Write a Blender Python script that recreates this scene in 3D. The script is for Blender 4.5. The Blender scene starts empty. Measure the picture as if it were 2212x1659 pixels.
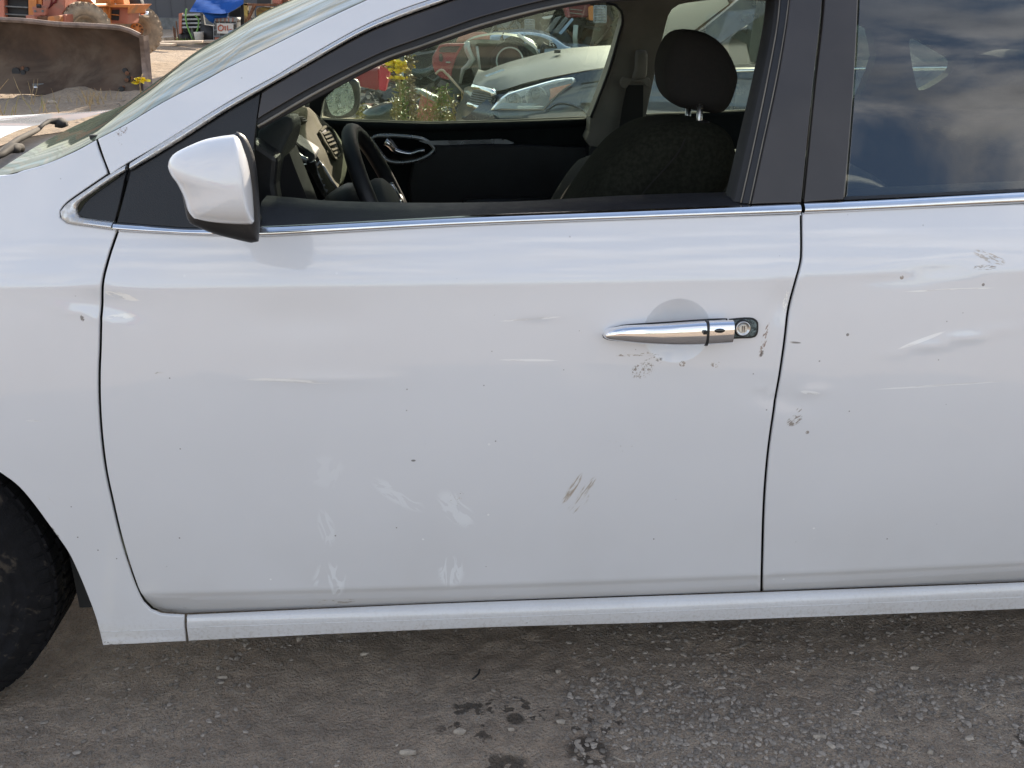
import bpy, math, random
import numpy as np
from mathutils import Vector, Matrix, geometry, noise
R = math.radians
random.seed(7)
SC = bpy.context.scene
COL = SC.collection
# ------------------------------------------------------------------ camera, sky, sun, exposure
PITCH = R(22.05); CAMH = 1.30; FPX = 2100.0
cam = bpy.data.cameras.new('camera'); cam.sensor_width = 36; cam.lens = 36 * FPX / 2212
cam.clip_start = .05; cam.clip_end = 600
co = bpy.data.objects.new('camera', cam); COL.objects.link(co)
co.location = (0, 0, CAMH); co.rotation_euler = (math.pi / 2 - PITCH, 0, 0); SC.camera = co
SUN_EL = R(26); SUN_AZ = R(17)          # azimuth measured from +Y towards +X: beyond the car, to the right
world = bpy.data.worlds.new('World'); SC.world = world; world.use_nodes = True
wn = world.node_tree; wn.nodes.clear()
def wnode(t): return wn.nodes.new(t)
sky = wnode('ShaderNodeTexSky'); sky.sky_type = 'NISHITA'; sky.sun_disc = False
sky.sun_elevation = SUN_EL; sky.sun_rotation = SUN_AZ; sky.air_density = 1.0; sky.dust_density = 1.2
tc = wnode('ShaderNodeTexCoord'); sx = wnode('ShaderNodeSeparateXYZ'); wn.links.new(tc.outputs['Generated'], sx.inputs[0])
def wm(op, a, b=None, clamp=False):
    n = wnode('ShaderNodeMath'); n.operation = op; n.use_clamp = clamp
    for i, v in enumerate((a, b)):
        if v is None: continue
        if isinstance(v, (int, float)): n.inputs[i].default_value = v
        else: wn.links.new(v, n.inputs[i])
    return n.outputs[0]
zc = wm('ADD', wm('MAXIMUM', sx.outputs[2], 0.0), .12)
cx = wnode('ShaderNodeCombineXYZ')
wn.links.new(wm('DIVIDE', sx.outputs[0], zc), cx.inputs[0]); wn.links.new(wm('MULTIPLY', wm('DIVIDE', sx.outputs[1], zc), 1.7), cx.inputs[1])
nz = wnode('ShaderNodeTexNoise'); nz.inputs['Scale'].default_value = 3.3; nz.inputs['Detail'].default_value = 7; nz.inputs['Roughness'].default_value = .56; nz.inputs['Distortion'].default_value = .25
wn.links.new(cx.outputs[0], nz.inputs['Vector'])
mr = wnode('ShaderNodeMapRange'); mr.interpolation_type = 'SMOOTHSTEP'
mr.inputs['From Min'].default_value = .39; mr.inputs['From Max'].default_value = .60; wn.links.new(nz.outputs[0], mr.inputs['Value'])
mx = wnode('ShaderNodeMix'); mx.data_type = 'RGBA'; nz2 = wnode('ShaderNodeTexNoise'); nz2.inputs['Scale'].default_value = 4.1; nz2.inputs['Detail'].default_value = 5; wn.links.new(cx.outputs[0], nz2.inputs['Vector'])
cr_ = wnode('ShaderNodeMapRange'); cr_.inputs['From Min'].default_value = .35; cr_.inputs['From Max'].default_value = .65; cr_.inputs['To Min'].default_value = .48; cr_.inputs['To Max'].default_value = 1.15; wn.links.new(nz2.outputs[0], cr_.inputs['Value'])
cm = wnode('ShaderNodeVectorMath'); cm.operation = 'SCALE'; cm.inputs[0].default_value = (6.6, 6.35, 6.1); wn.links.new(cr_.outputs[0], cm.inputs['Scale']); wn.links.new(cm.outputs[0], mx.inputs[7])
el_ = wnode('ShaderNodeMapRange'); el_.inputs['From Min'].default_value = .60; el_.inputs['From Max'].default_value = .86; el_.inputs['To Min'].default_value = .93; el_.inputs['To Max'].default_value = .12; wn.links.new(sx.outputs[2], el_.inputs['Value'])
wn.links.new(wm('MULTIPLY', mr.outputs[0], el_.outputs[0]), mx.inputs[0]); wn.links.new(sky.outputs[0], mx.inputs[6])
bg = wnode('ShaderNodeBackground'); bg.inputs['Strength'].default_value = .11
wn.links.new(mx.outputs[2], bg.inputs['Color']); wo = wnode('ShaderNodeOutputWorld'); wn.links.new(bg.outputs[0], wo.inputs[0])
sl = bpy.data.lights.new('sun', 'SUN'); sl.energy = 4.3; sl.angle = R(.53); sl.color = (1, .87, .70)
so = bpy.data.objects.new('sun', sl); COL.objects.link(so)
sdir = Vector((math.sin(SUN_AZ) * math.cos(SUN_EL), math.cos(SUN_AZ) * math.cos(SUN_EL), math.sin(SUN_EL)))
so.rotation_euler = sdir.to_track_quat('Z', 'Y').to_euler(); so.location = sdir * 30
SC.view_settings.view_transform = 'Standard'; SC.view_settings.look = 'None'; SC.view_settings.gamma = 1
SC.view_settings.exposure = 1.44; SC.view_settings.use_curve_mapping = False
SC.render.engine = 'CYCLES'; SC.cycles.max_bounces = 10; SC.cycles.transparent_max_bounces = 16; SC.cycles.sample_clamp_indirect = 6
SC.cycles.use_denoising = True

# ------------------------------------------------------------------ measuring helpers
_r = Vector((1, 0, 0)); _f = Vector((0, math.cos(PITCH), -math.sin(PITCH))); _u = Vector((0, math.sin(PITCH), math.cos(PITCH)))
C0 = Vector((0, 0, CAMH))
def ray(px, py): return _r * ((px - 1106) / FPX) - _u * ((py - 829.5) / FPX) + _f
def at(px, py, Y):
    d = ray(px, py); return C0 + d * (Y / d.y)
def gr(px, py, z=0.0):
    d = ray(px, py); return C0 + d * ((z - CAMH) / d.z)
CAR_Y = 1.53; YAW = .0655
Rc = Matrix.Rotation(YAW, 3, 'Z'); RcT = Rc.transposed(); CO = Vector((0, CAR_Y, 0))
lo = RcT @ (C0 - CO)
def L(px, py, Yc):
    d = RcT @ ray(px, py); return lo + d * ((Yc - lo.y) / d.y)
def _tab(segs, sig=.0022):
    """body-side section: segments of (z, y) knots, kinked where segments join, then rounded slightly"""
    zz = np.arange(.05, 1.60, .0005); out = np.zeros_like(zz); n = len(segs)
    for k, sg in enumerate(segs):
        Z = np.array([p[0] for p in sg]); Yk = np.array([p[1] for p in sg]); d = np.diff(Yk) / np.diff(Z)
        m = np.r_[d[0] * 1.5 - (d[1] * .5 if len(d) > 1 else d[0] * .5), (d[:-1] + d[1:]) / 2, d[-1] * 1.5 - (d[-2] * .5 if len(d) > 1 else d[-1] * .5)]
        lo_ = Z[0] if k else -1; hi = Z[-1] if k < n - 1 else 9
        q = (zz >= lo_) & (zz < hi); x = np.clip(zz[q], Z[0], Z[-1]); i = np.clip(np.searchsorted(Z, x, side='right') - 1, 0, len(Z) - 2); h = Z[i + 1] - Z[i]; t = (x - Z[i]) / h
        out[q] = (2 * t**3 - 3 * t**2 + 1) * Yk[i] + (t**3 - 2 * t**2 + t) * h * m[i] + (-2 * t**3 + 3 * t**2) * Yk[i + 1] + (t**3 - t**2) * h * m[i + 1]
        out[q] += np.where(zz[q] > Z[-1], (zz[q] - Z[-1]) * m[-1], 0) + np.where(zz[q] < Z[0], (zz[q] - Z[0]) * m[0], 0)
    g = np.exp(-(np.arange(-16, 17) * .0005 / sig)**2 / 2); g /= g.sum()
    return zz, np.convolve(np.pad(out, 16, mode='edge'), g, 'valid')
UP_ = [(.865, -.0140), (.90, -.0010), (.93, .0125), (.955, .026), (1.0, .050), (1.05, .076), (1.15, .127), (1.25, .182), (1.35, .246), (1.45, .330), (1.55, .44)]
MID_ = [(.275, .004), (.33, -.0005), (.42, -.0095), (.52, -.0180), (.62, -.0235), (.72, -.0232), (.80, -.0190), (.84, -.0155), (.865, -.0140)]
T_DOOR = _tab([[(.14, .05), (.24, .0175), (.275, .004)], MID_, UP_])
T_SILL = _tab([[(.12, .03), (.138, .010), (.145, .0005), (.155, -.0025), (.185, -.0060)], [(.185, -.0052), (.21, -.0072), (.222, -.0060), (.229, -.0018), (.234, .006), (.240, .020)]], .0012)
T_FEND = _tab([[(.12, .03), (.138, .010), (.145, .0005), (.155, -.0025), (.185, -.0062)], [(.185, -.0052), (.21, -.0070), (.24, -.0050), (.30, -.0040), (.36, -.0060), (.42, -.0105), (.52, -.0180), (.62, -.0235), (.72, -.0232), (.80, -.0190), (.84, -.0155), (.865, -.0140)], UP_], .0014)
CUP = None
DENTS = []
def bow(x, z):
    return .016 * (x - .25)**2 + np.where(x < -.62, .10 * (x + .62)**2, 0) * np.clip((z - .5) * 3, 0, 1)
def mkS(T):
    def f(x, z):
        x = np.asarray(x, float); z = np.asarray(z, float); return np.interp(z, T[0], T[1]) + bow(x, z)
    return f
S0 = mkS(T_DOOR); S_sill = mkS(T_SILL); S_fend0 = mkS(T_FEND)
def dress(y, x, z):
    if CUP is not None:
        r2 = ((np.asarray(x) - CUP[0]) / CUP[2])**2 + ((np.asarray(z) - CUP[1]) / CUP[3])**2
        y = y + .0155 * np.clip(1 - r2, 0, 1) ** 1.1
    for (a, b, sa, sb, rot, amp) in DENTS:
        c, s_ = math.cos(rot), math.sin(rot)
        dx = np.asarray(x) - a; dz = np.asarray(z) - b
        y = y + amp * np.exp(-((dx * c + dz * s_) / sa)**2 - ((-dx * s_ + dz * c) / sb)**2)
    return y
def S(x, z): return dress(S0(x, z), x, z)
def S_fend(x, z): return dress(S_fend0(x, z), x, z)
def onS(px, py, off=0.0, fn=None):
    fn = fn or S0
    y = 0.0
    for _ in range(26):
        p = L(px, py, y + off); y = .5 * y + .5 * float(fn(p.x, p.z))
    p = L(px, py, y + off); return (p.x, p.z)
def sm(pts, step=12.0):
    """Catmull-Rom through 2-D points, resampled at about step"""
    P = [np.array(p[:2], float) for p in pts]
    if len(P) < 3:
        n = max(1, int(np.linalg.norm(P[1] - P[0]) / step)); return [tuple(P[0] + (P[1] - P[0]) * k / n) for k in range(n + 1)]
    out = []
    for i in range(len(P) - 1):
        a = P[i - 1] if i > 0 else 2 * P[0] - P[1]; b = P[i]; c = P[i + 1]; d = P[i + 2] if i + 2 < len(P) else 2 * P[-1] - P[-2]
        n = max(1, int(np.linalg.norm(c - b) / step))
        for k in range(n):
            t = k / n
            out.append(tuple(.5 * (2 * b + (c - a) * t + (2 * a - 5 * b + 4 * c - d) * t * t + (3 * b - a - 3 * c + d) * t**3)))
    out.append(tuple(P[-1])); return out
def chain(*segs, step=12.0):
    out = []
    for s in segs:
        q = sm(s, step) if len(s) > 1 else [tuple(s[0])]
        for p in q:
            if not out or math.dist(out[-1], p) > .5: out.append(p)
    if math.dist(out[0], out[-1]) < .5: out.pop()
    return out
def pip(pts, poly):
    x = pts[:, 0]; y = pts[:, 1]; ins = np.zeros(len(pts), bool); n = len(poly)
    for i in range(n):
        x1, y1 = poly[i]; x2, y2 = poly[(i + 1) % n]
        if y1 == y2: continue
        c = ((y1 > y) != (y2 > y)) & (x < (x2 - x1) * (y - y1) / (y2 - y1) + x1); ins ^= c
    return ins
def area2(p): return sum(p[i][0] * p[(i + 1) % len(p)][1] - p[(i + 1) % len(p)][0] * p[i][1] for i in range(len(p)))
def tri_poly(outl, holes=(), grid=None, fine=None):
    V = [Vector(p) for p in outl]; E = [(i, (i + 1) % len(outl)) for i in range(len(outl))]
    for h in holes:
        b = len(V); V += [Vector(p) for p in h]; E += [(b + i, b + (i + 1) % len(h)) for i in range(len(h))]
    nb = len(V); o = np.array(outl)
    if grid:
        x0, z0 = o.min(0); x1, z1 = o.max(0)
        gx, gz = np.meshgrid(np.arange(x0, x1, grid), np.arange(z0, z1, grid * .8)); gx[1::2] += grid / 2
        g = np.stack([gx.ravel(), gz.ravel()], 1)
        if fine:
            fx, fz, fr, fs = fine
            g = g[np.hypot(g[:, 0] - fx, g[:, 1] - fz) > fr]
            pol = [(fx, fz)]
            for rr_ in (.12, .24, .36, .48, .58, .68, .77, .85, .91, .955, .98, .993, 1.0, 1.008, 1.03, 1.08, 1.15):
                nn_ = max(8, int(150 * rr_)); pol += [(fx + CUP[2] * rr_ * math.cos(6.283185 * k / nn_), fz + CUP[3] * rr_ * math.sin(6.283185 * k / nn_)) for k in range(nn_)]
            g = np.concatenate([g, np.array(pol)])
        g = g[pip(g, outl)]
        for h in holes: g = g[~pip(g, h)]
        B = np.array([list(v) for v in V])
        keep = []
        for q in g:
            keep.append(np.min(np.abs(B[:, 0] - q[0]) + np.abs(B[:, 1] - q[1])) > min(grid * .45, .0004 if fine else 9))
        g = g[np.array(keep, bool)] if len(g) else g
        V += [Vector((float(a), float(b))) for a, b in g]
    r = geometry.delaunay_2d_cdt(V, E, [], 0, 1e-7)
    vv = [(v.x, v.y) for v in r[0]]; ff = [tuple(f) for f in r[2]]
    cen = np.array([[sum(vv[i][0] for i in f) / len(f), sum(vv[i][1] for i in f) / len(f)] for f in ff])
    ok = pip(cen, outl)
    for h in holes: ok &= ~pip(cen, h)
    ff = [f for f, k in zip(ff, ok) if k]
    ff = [f if area2([vv[i] for i in f]) > 0 else f[::-1] for f in ff]
    return vv, ff
# ------------------------------------------------------------------ object helpers
def mk(name, vf, mat, parent=None, smooth=True, normals=None, bevel=0, auto=None, label=None, kind=None):
    v, f = vf
    me = bpy.data.meshes.new(name); me.from_pydata([tuple(p) for p in v], [], f); me.validate(); me.update()
    if smooth: me.polygons.foreach_set('use_smooth', [True] * len(me.polygons))
    if normals is not None and len(me.vertices) == len(normals): me.normals_split_custom_set_from_vertices([tuple(n) for n in normals])
    o = bpy.data.objects.new(name, me); COL.objects.link(o)
    if mat: me.materials.append(mat)
    if parent is not None: o.parent = parent
    if bevel:
        m = o.modifiers.new('bevel', 'BEVEL'); m.width = bevel; m.segments = 2; m.limit_method = 'ANGLE'; m.angle_limit = R(35)
        if smooth: m.harden_normals = True
    if auto and normals is None:
        bpy_sharp(me, auto)
    if label: o['label'] = label
    if kind: o['kind'] = kind
    return o
def bpy_sharp(me, ang):
    me.set_sharp_from_angle(angle=R(ang))
def thing(name, label, cat, loc=(0, 0, 0), group=None, rotz=0):
    o = bpy.data.objects.new(name, None); COL.objects.link(o); o.location = loc; o.rotation_euler = (0, 0, rotz); o.empty_display_size = .1
    o['label'] = label; o['category'] = cat
    if group: o['group'] = group
    return o
def tag(o, label, cat, group=None, kind=None):
    o['label'] = label; o['category'] = cat
    if group: o['group'] = group
    if kind: o['kind'] = kind
    return o
def join(*parts):
    V = []; Fc = []
    for v, f in parts:
        b = len(V); V += [tuple(p) for p in v]; Fc += [tuple(i + b for i in q) for q in f]
    return V, Fc
def xf(vf, M): return [tuple(M @ Vector(p)) for p in vf[0]], vf[1]
def shift(vf, d): d = Vector(d); return [tuple(Vector(p) + d) for p in vf[0]], vf[1]
def rel(vf, root):
    M = (Matrix.Translation(root.location) @ root.rotation_euler.to_matrix().to_4x4()).inverted(); return xf(vf, M)
def box(c, s, rot=None):
    v = [Vector(((i & 1) - .5, ((i >> 1) & 1) - .5, ((i >> 2) & 1) - .5)) for i in range(8)]
    v = [Vector((p.x * s[0], p.y * s[1], p.z * s[2])) for p in v]
    if rot is not None:
        M = rot if isinstance(rot, Matrix) else Matrix.Rotation(rot[2], 3, 'Z') @ Matrix.Rotation(rot[1], 3, 'Y') @ Matrix.Rotation(rot[0], 3, 'X')
        v = [M @ p for p in v]
    return [tuple(p + Vector(c)) for p in v], [(0, 2, 3, 1), (4, 5, 7, 6), (0, 1, 5, 4), (2, 6, 7, 3), (0, 4, 6, 2), (1, 3, 7, 5)]
def frame_of(d):
    d = Vector(d).normalized(); a = Vector((0, 0, 1)) if abs(d.z) < .9 else Vector((1, 0, 0)); x = d.cross(a).normalized(); return x, d.cross(x).normalized()
def tube(path, r, n=8, caps=True):
    path = [Vector(p) for p in path]; rr = r if hasattr(r, '__len__') else [r] * len(path); V = []; Fc = []
    x = None
    for i, p in enumerate(path):
        d = (path[min(i + 1, len(path) - 1)] - path[max(i - 1, 0)])
        if d.length < 1e-9: d = Vector((0, 0, 1))
        d.normalize()
        if x is None: x, y = frame_of(d)
        else:
            x = (x - d * x.dot(d)); x.normalize(); y = d.cross(x)
        for k in range(n):
            a = 2 * math.pi * k / n; V.append(p + x * math.cos(a) * rr[i] + y * math.sin(a) * rr[i])
    for i in range(len(path) - 1):
        for k in range(n):
            a = i * n + k; b = i * n + (k + 1) % n; Fc.append((a, a + n, b + n, b))
    if caps: Fc.append(tuple(range(n))[::1]); Fc.append(tuple(reversed(range((len(path) - 1) * n, len(path) * n))))
    return V, Fc
def cyl(a, b, r, n=20, r2=None): return tube([a, b], [r, r if r2 is None else r2], n)
def lathe(c, axis, prof, n=36):
    """prof: (radius, distance along axis)"""
    ax = Vector(axis).normalized(); x, y = frame_of(ax); c = Vector(c); V = []; Fc = []
    for rad, h in prof:
        for k in range(n):
            a = 2 * math.pi * k / n; V.append(c + ax * h + x * math.cos(a) * rad + y * math.sin(a) * rad)
    for i in range(len(prof) - 1):
        for k in range(n):
            a = i * n + k; b = i * n + (k + 1) % n; Fc.append((a, b, b + n, a + n))
    return V, Fc
def torus(c, x, y, Rm, r, n=56, m=14):
    x = Vector(x).normalized(); y = Vector(y); y = (y - x * y.dot(x)).normalized(); w = x.cross(y); c = Vector(c); V = []; Fc = []
    for i in range(n):
        a = 2 * math.pi * i / n; d = x * math.cos(a) + y * math.sin(a)
        for k in range(m):
            b = 2 * math.pi * k / m; V.append(c + d * (Rm + r * math.cos(b)) + w * r * math.sin(b))
    for i in range(n):
        for k in range(m):
            Fc.append((i * m + k, ((i + 1) % n) * m + k, ((i + 1) % n) * m + (k + 1) % m, i * m + (k + 1) % m))
    return V, Fc
def loft(rows, closed=False, caps=False):
    n = len(rows[0]); V = [tuple(p) for r in rows for p in r]; Fc = []
    for i in range(len(rows) - 1):
        for k in range(n if closed else n - 1):
            a = i * n + k; b = i * n + (k + 1) % n; Fc.append((a, b, b + n, a + n))
    if caps and closed: Fc.append(tuple(reversed(range(n)))); Fc.append(tuple(range((len(rows) - 1) * n, len(rows) * n)))
    return V, Fc
def flip(vf): return vf[0], [tuple(reversed(f)) for f in vf[1]]
def prism(p3, d):
    """solid from a planar 3-D outline pushed along d"""
    n = len(p3); d = Vector(d); P = [Vector(p) for p in p3]
    ax = max(range(3), key=lambda i: abs(d[i])); ij = [i for i in range(3) if i != ax]
    q = [(p[ij[0]], p[ij[1]]) for p in P]
    vv, ff = tri_poly(q)
    if len(vv) != n: return list(P) + [p + d for p in P], [tuple(range(n)), tuple(range(2 * n - 1, n - 1, -1))] + [(i, n + i, n + (i + 1) % n, (i + 1) % n) for i in range(n)]
    V = list(P) + [p + d for p in P]
    ar = area2(q); sgn = 1
    Fc = [f for f in ff] + [tuple(i + n for i in reversed(f)) for f in ff]
    for i in range(n):
        j = (i + 1) % n; Fc.append((j, i, n + i, n + j) if ar > 0 else (i, j, n + j, n + i))
    me = bpy.data.meshes.new('t'); me.from_pydata(V, [], Fc)
    import bmesh
    bm = bmesh.new(); bm.from_mesh(me); bmesh.ops.recalc_face_normals(bm, faces=bm.faces)
    out = [v.co.copy() for v in bm.verts], [tuple(v.index for v in f.verts) for f in bm.faces]; bm.free(); bpy.data.meshes.remove(me)
    return out
def slab(px, Yc, th, closed_px=True):      # car-local plane
    return prism([L(a, b, Yc) for a, b in px], (0, th, 0))
def wslab(px, Y, th): return prism([at(a, b, Y) for a, b in px], (0, th, 0))
def puff_pts(P, dy, back, K=7, anchor=None, pw=1.0, skew=0.0):
    """cushion from outline P (Vectors sharing y); bulges dy toward the camera, back away from it"""
    P = [Vector(p) for p in P]
    if area2([(p.x, p.z) for p in P]) < 0: P = P[::-1]
    xl_ = min(p.x for p in P); xr_ = max(p.x for p in P); zl_ = min(p.z for p in P); zr_ = max(p.z for p in P) + 1e-6; n = len(P); c = Vector(anchor) if anchor is not None else sum(P, Vector()) / n
    rows = []
    for k in range(K, -K - 1, -1):
        t = k / K * math.pi / 2; s = max(math.cos(t), 0) ** pw; s = max(s, .02)
        off = -dy * math.sin(t) if t > 0 else -back * math.sin(t)
        rows.append([c + (p - c) * s + Vector((skew * max(off, 0) * (p.x - xl_) / (xr_ - xl_), off, skew * .6 * max(off, 0) * (p.z - zl_) / (zr_ - zl_))) for p in P])
    return loft(rows, True, True)
def puff(px, Yc, dy, back, K=7, anchor=None, pw=1.0, skew=0.0):
    P = [L(a, b, Yc) for a, b in px]; an = L(anchor[0], anchor[1], Yc) if anchor else None
    return puff_pts(P, dy, back, K, an, pw, skew)
def wpuff(px, Y, dy, back, K=6, anchor=None, pw=1.0):
    P = [at(a, b, Y) for a, b in px]; an = at(anchor[0], anchor[1], Y) if anchor else None
    return puff_pts(P, dy, back, K, an, pw)
def grad(fn, x, z, e=.0008):
    gx = (fn(x + e, z) - fn(x - e, z)) / (2 * e); gz = (fn(x, z + e) - fn(x, z - e)) / (2 * e)
    n = np.stack([gx, -np.ones_like(gx), gz], 1); return n / np.linalg.norm(n, axis=1, keepdims=True)
def panel(name, px, mat, parent, off=0.0, grid=.022, depth=.014, lip=.0022, holes=(), fine=None, fn=None, label=None, tlip=None, mirror=False):
    """sheet-metal panel lying on the body side, edges rolled in"""
    fn = fn or S
    bf = {S_sill: S_sill, S_fend: S_fend0}.get(fn, S0)
    o2 = [onS(a, b, off, bf) for a, b in px]
    if area2(o2) < 0: o2 = o2[::-1]
    H = []
    for h in holes:
        q = [onS(a, b, off, bf) for a, b in h]
        if area2(q) > 0: q = q[::-1]
        H.append(q)
    def offs(poly, d):
        n = len(poly); res = []; nn = []
        for i in range(n):
            a = np.array(poly[i - 1]); b = np.array(poly[i]); c = np.array(poly[(i + 1) % n])
            t = (b - a) / (np.linalg.norm(b - a) + 1e-9) + (c - b) / (np.linalg.norm(c - b) + 1e-9); t /= np.linalg.norm(t) + 1e-9
            out = np.array([t[1], -t[0]]); nn.append(out); res.append(tuple(b - out * d))
        return res, nn
    loops = [o2] + H; ins = []; nrm = []
    for lp in loops:
        a, b = offs(lp, lip); ins.append(a); nrm.append(b)
    vv, ff = tri_poly(ins[0], ins[1:], grid, fine)
    X = np.array([p[0] for p in vv]); Z = np.array([p[1] for p in vv]); Y = fn(X, Z) + off
    V = [(x, y, z) for x, y, z in zip(X, Y, Z)]; N = [tuple(n) for n in grad(fn, X, Z)]
    Fc = list(ff)
    lut = {(round(p[0], 6), round(p[1], 6)): i for i, p in enumerate(vv)}
    for lp, il, nn in zip(loops, ins, nrm):
        n = len(lp); idx = [lut.get((round(p[0], 6), round(p[1], 6))) for p in il]
        if any(i is None for i in idx): 
            idx = [int(np.argmin((X - p[0])**2 + (Z - p[1])**2)) for p in il]
        r = []
        for k, (dd, wo, ex) in enumerate(((.0006, .55, .72), (lip * .95, 1.0, 1.0), (depth, 1.0, 1.0))):
            b = len(V); r.append(b)
            for i in range(n):
                q = np.array(lp[i]) - nn[i] * lip * (1 - ex) 
                y = float(fn(q[0], q[1])) + off + dd
                V.append((q[0], y, q[1])); ns = np.array(N[idx[i]]); no = np.array([nn[i][0], 0, nn[i][1]])
                m = ns * (1 - wo) + no * wo + ns * (.25 if k == 1 else 0); N.append(tuple(m / np.linalg.norm(m)))
        for i in range(n):
            j = (i + 1) % n
            Fc.append((idx[i], r[0] + i, r[0] + j, idx[j])); Fc.append((r[0] + i, r[1] + i, r[1] + j, r[0] + j)); Fc.append((r[1] + i, r[2] + i, r[2] + j, r[1] + j))
    if mirror:
        V = [(a, 1.76 - b, c) for a, b, c in V]; N = [(a, -b, c) for a, b, c in N]; Fc = [tuple(reversed(f)) for f in Fc]
    return mk(name, (V, Fc), mat, parent, True, N, label=label)
def strip(name, top, bot, mat, parent, off=-.002, bulge=.006, m=8, step=14, label=None, endcap=True):
    """moulding between two pixel lines on the body side with a rounded section"""
    a = sm(top, step); b = sm(bot, step); n = max(len(a), len(b))
    def rs(q):
        q = np.array(q); d = np.r_[0, np.cumsum(np.linalg.norm(np.diff(q, axis=0), axis=1))]; t = np.linspace(0, d[-1], n)
        return [(np.interp(s, d, q[:, 0]), np.interp(s, d, q[:, 1])) for s in t]
    a = rs(a); b = rs(b); rows = []
    for k in range(-1, m + 2):
        kk = min(max(k, 0), m); t = kk / m; row = []
        for p, q in zip(a, b):
            A = onS(*p); B = onS(*q); x = A[0] + (B[0] - A[0]) * t; z = A[1] + (B[1] - A[1]) * t
            u = 2 * t - 1; y = float(S0(x, z)) + off - bulge * (1 - abs(u) ** 2)
            if k == -1 or k == m + 1: y = float(S0(x, z)) + off + .010
            row.append((x, y, z))
        rows.append(row)
    vf = flip(loft(rows))
    V, Fc = vf; nn = len(rows[0]); Fc = list(Fc)
    Fc.append(tuple(i * nn for i in range(len(rows)))); Fc.append(tuple(i * nn + nn - 1 for i in reversed(range(len(rows)))))
    return mk(name, (V, Fc), mat, parent, True, auto=50, label=label)
def text(name, body, loc, rot, size, mat, parent=None, ext=.001, jitter=False, align='CENTER'):
    cu = bpy.data.curves.new(name, 'FONT'); cu.body = body; cu.size = size; cu.extrude = ext; cu.align_x = align; cu.align_y = 'CENTER'
    o = bpy.data.objects.new(name, cu); COL.objects.link(o); o.location = loc; o.rotation_euler = rot; cu.materials.append(mat)
    bpy.context.view_layer.update(); me = bpy.data.meshes.new_from_object(o.evaluated_get(bpy.context.evaluated_depsgraph_get())); bpy.data.objects.remove(o)
    o = bpy.data.objects.new(name, me); COL.objects.link(o); o.location = loc; o.rotation_euler = rot
    if not me.materials: me.materials.append(mat)
    if parent is not None: o.parent = parent
    return o
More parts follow.
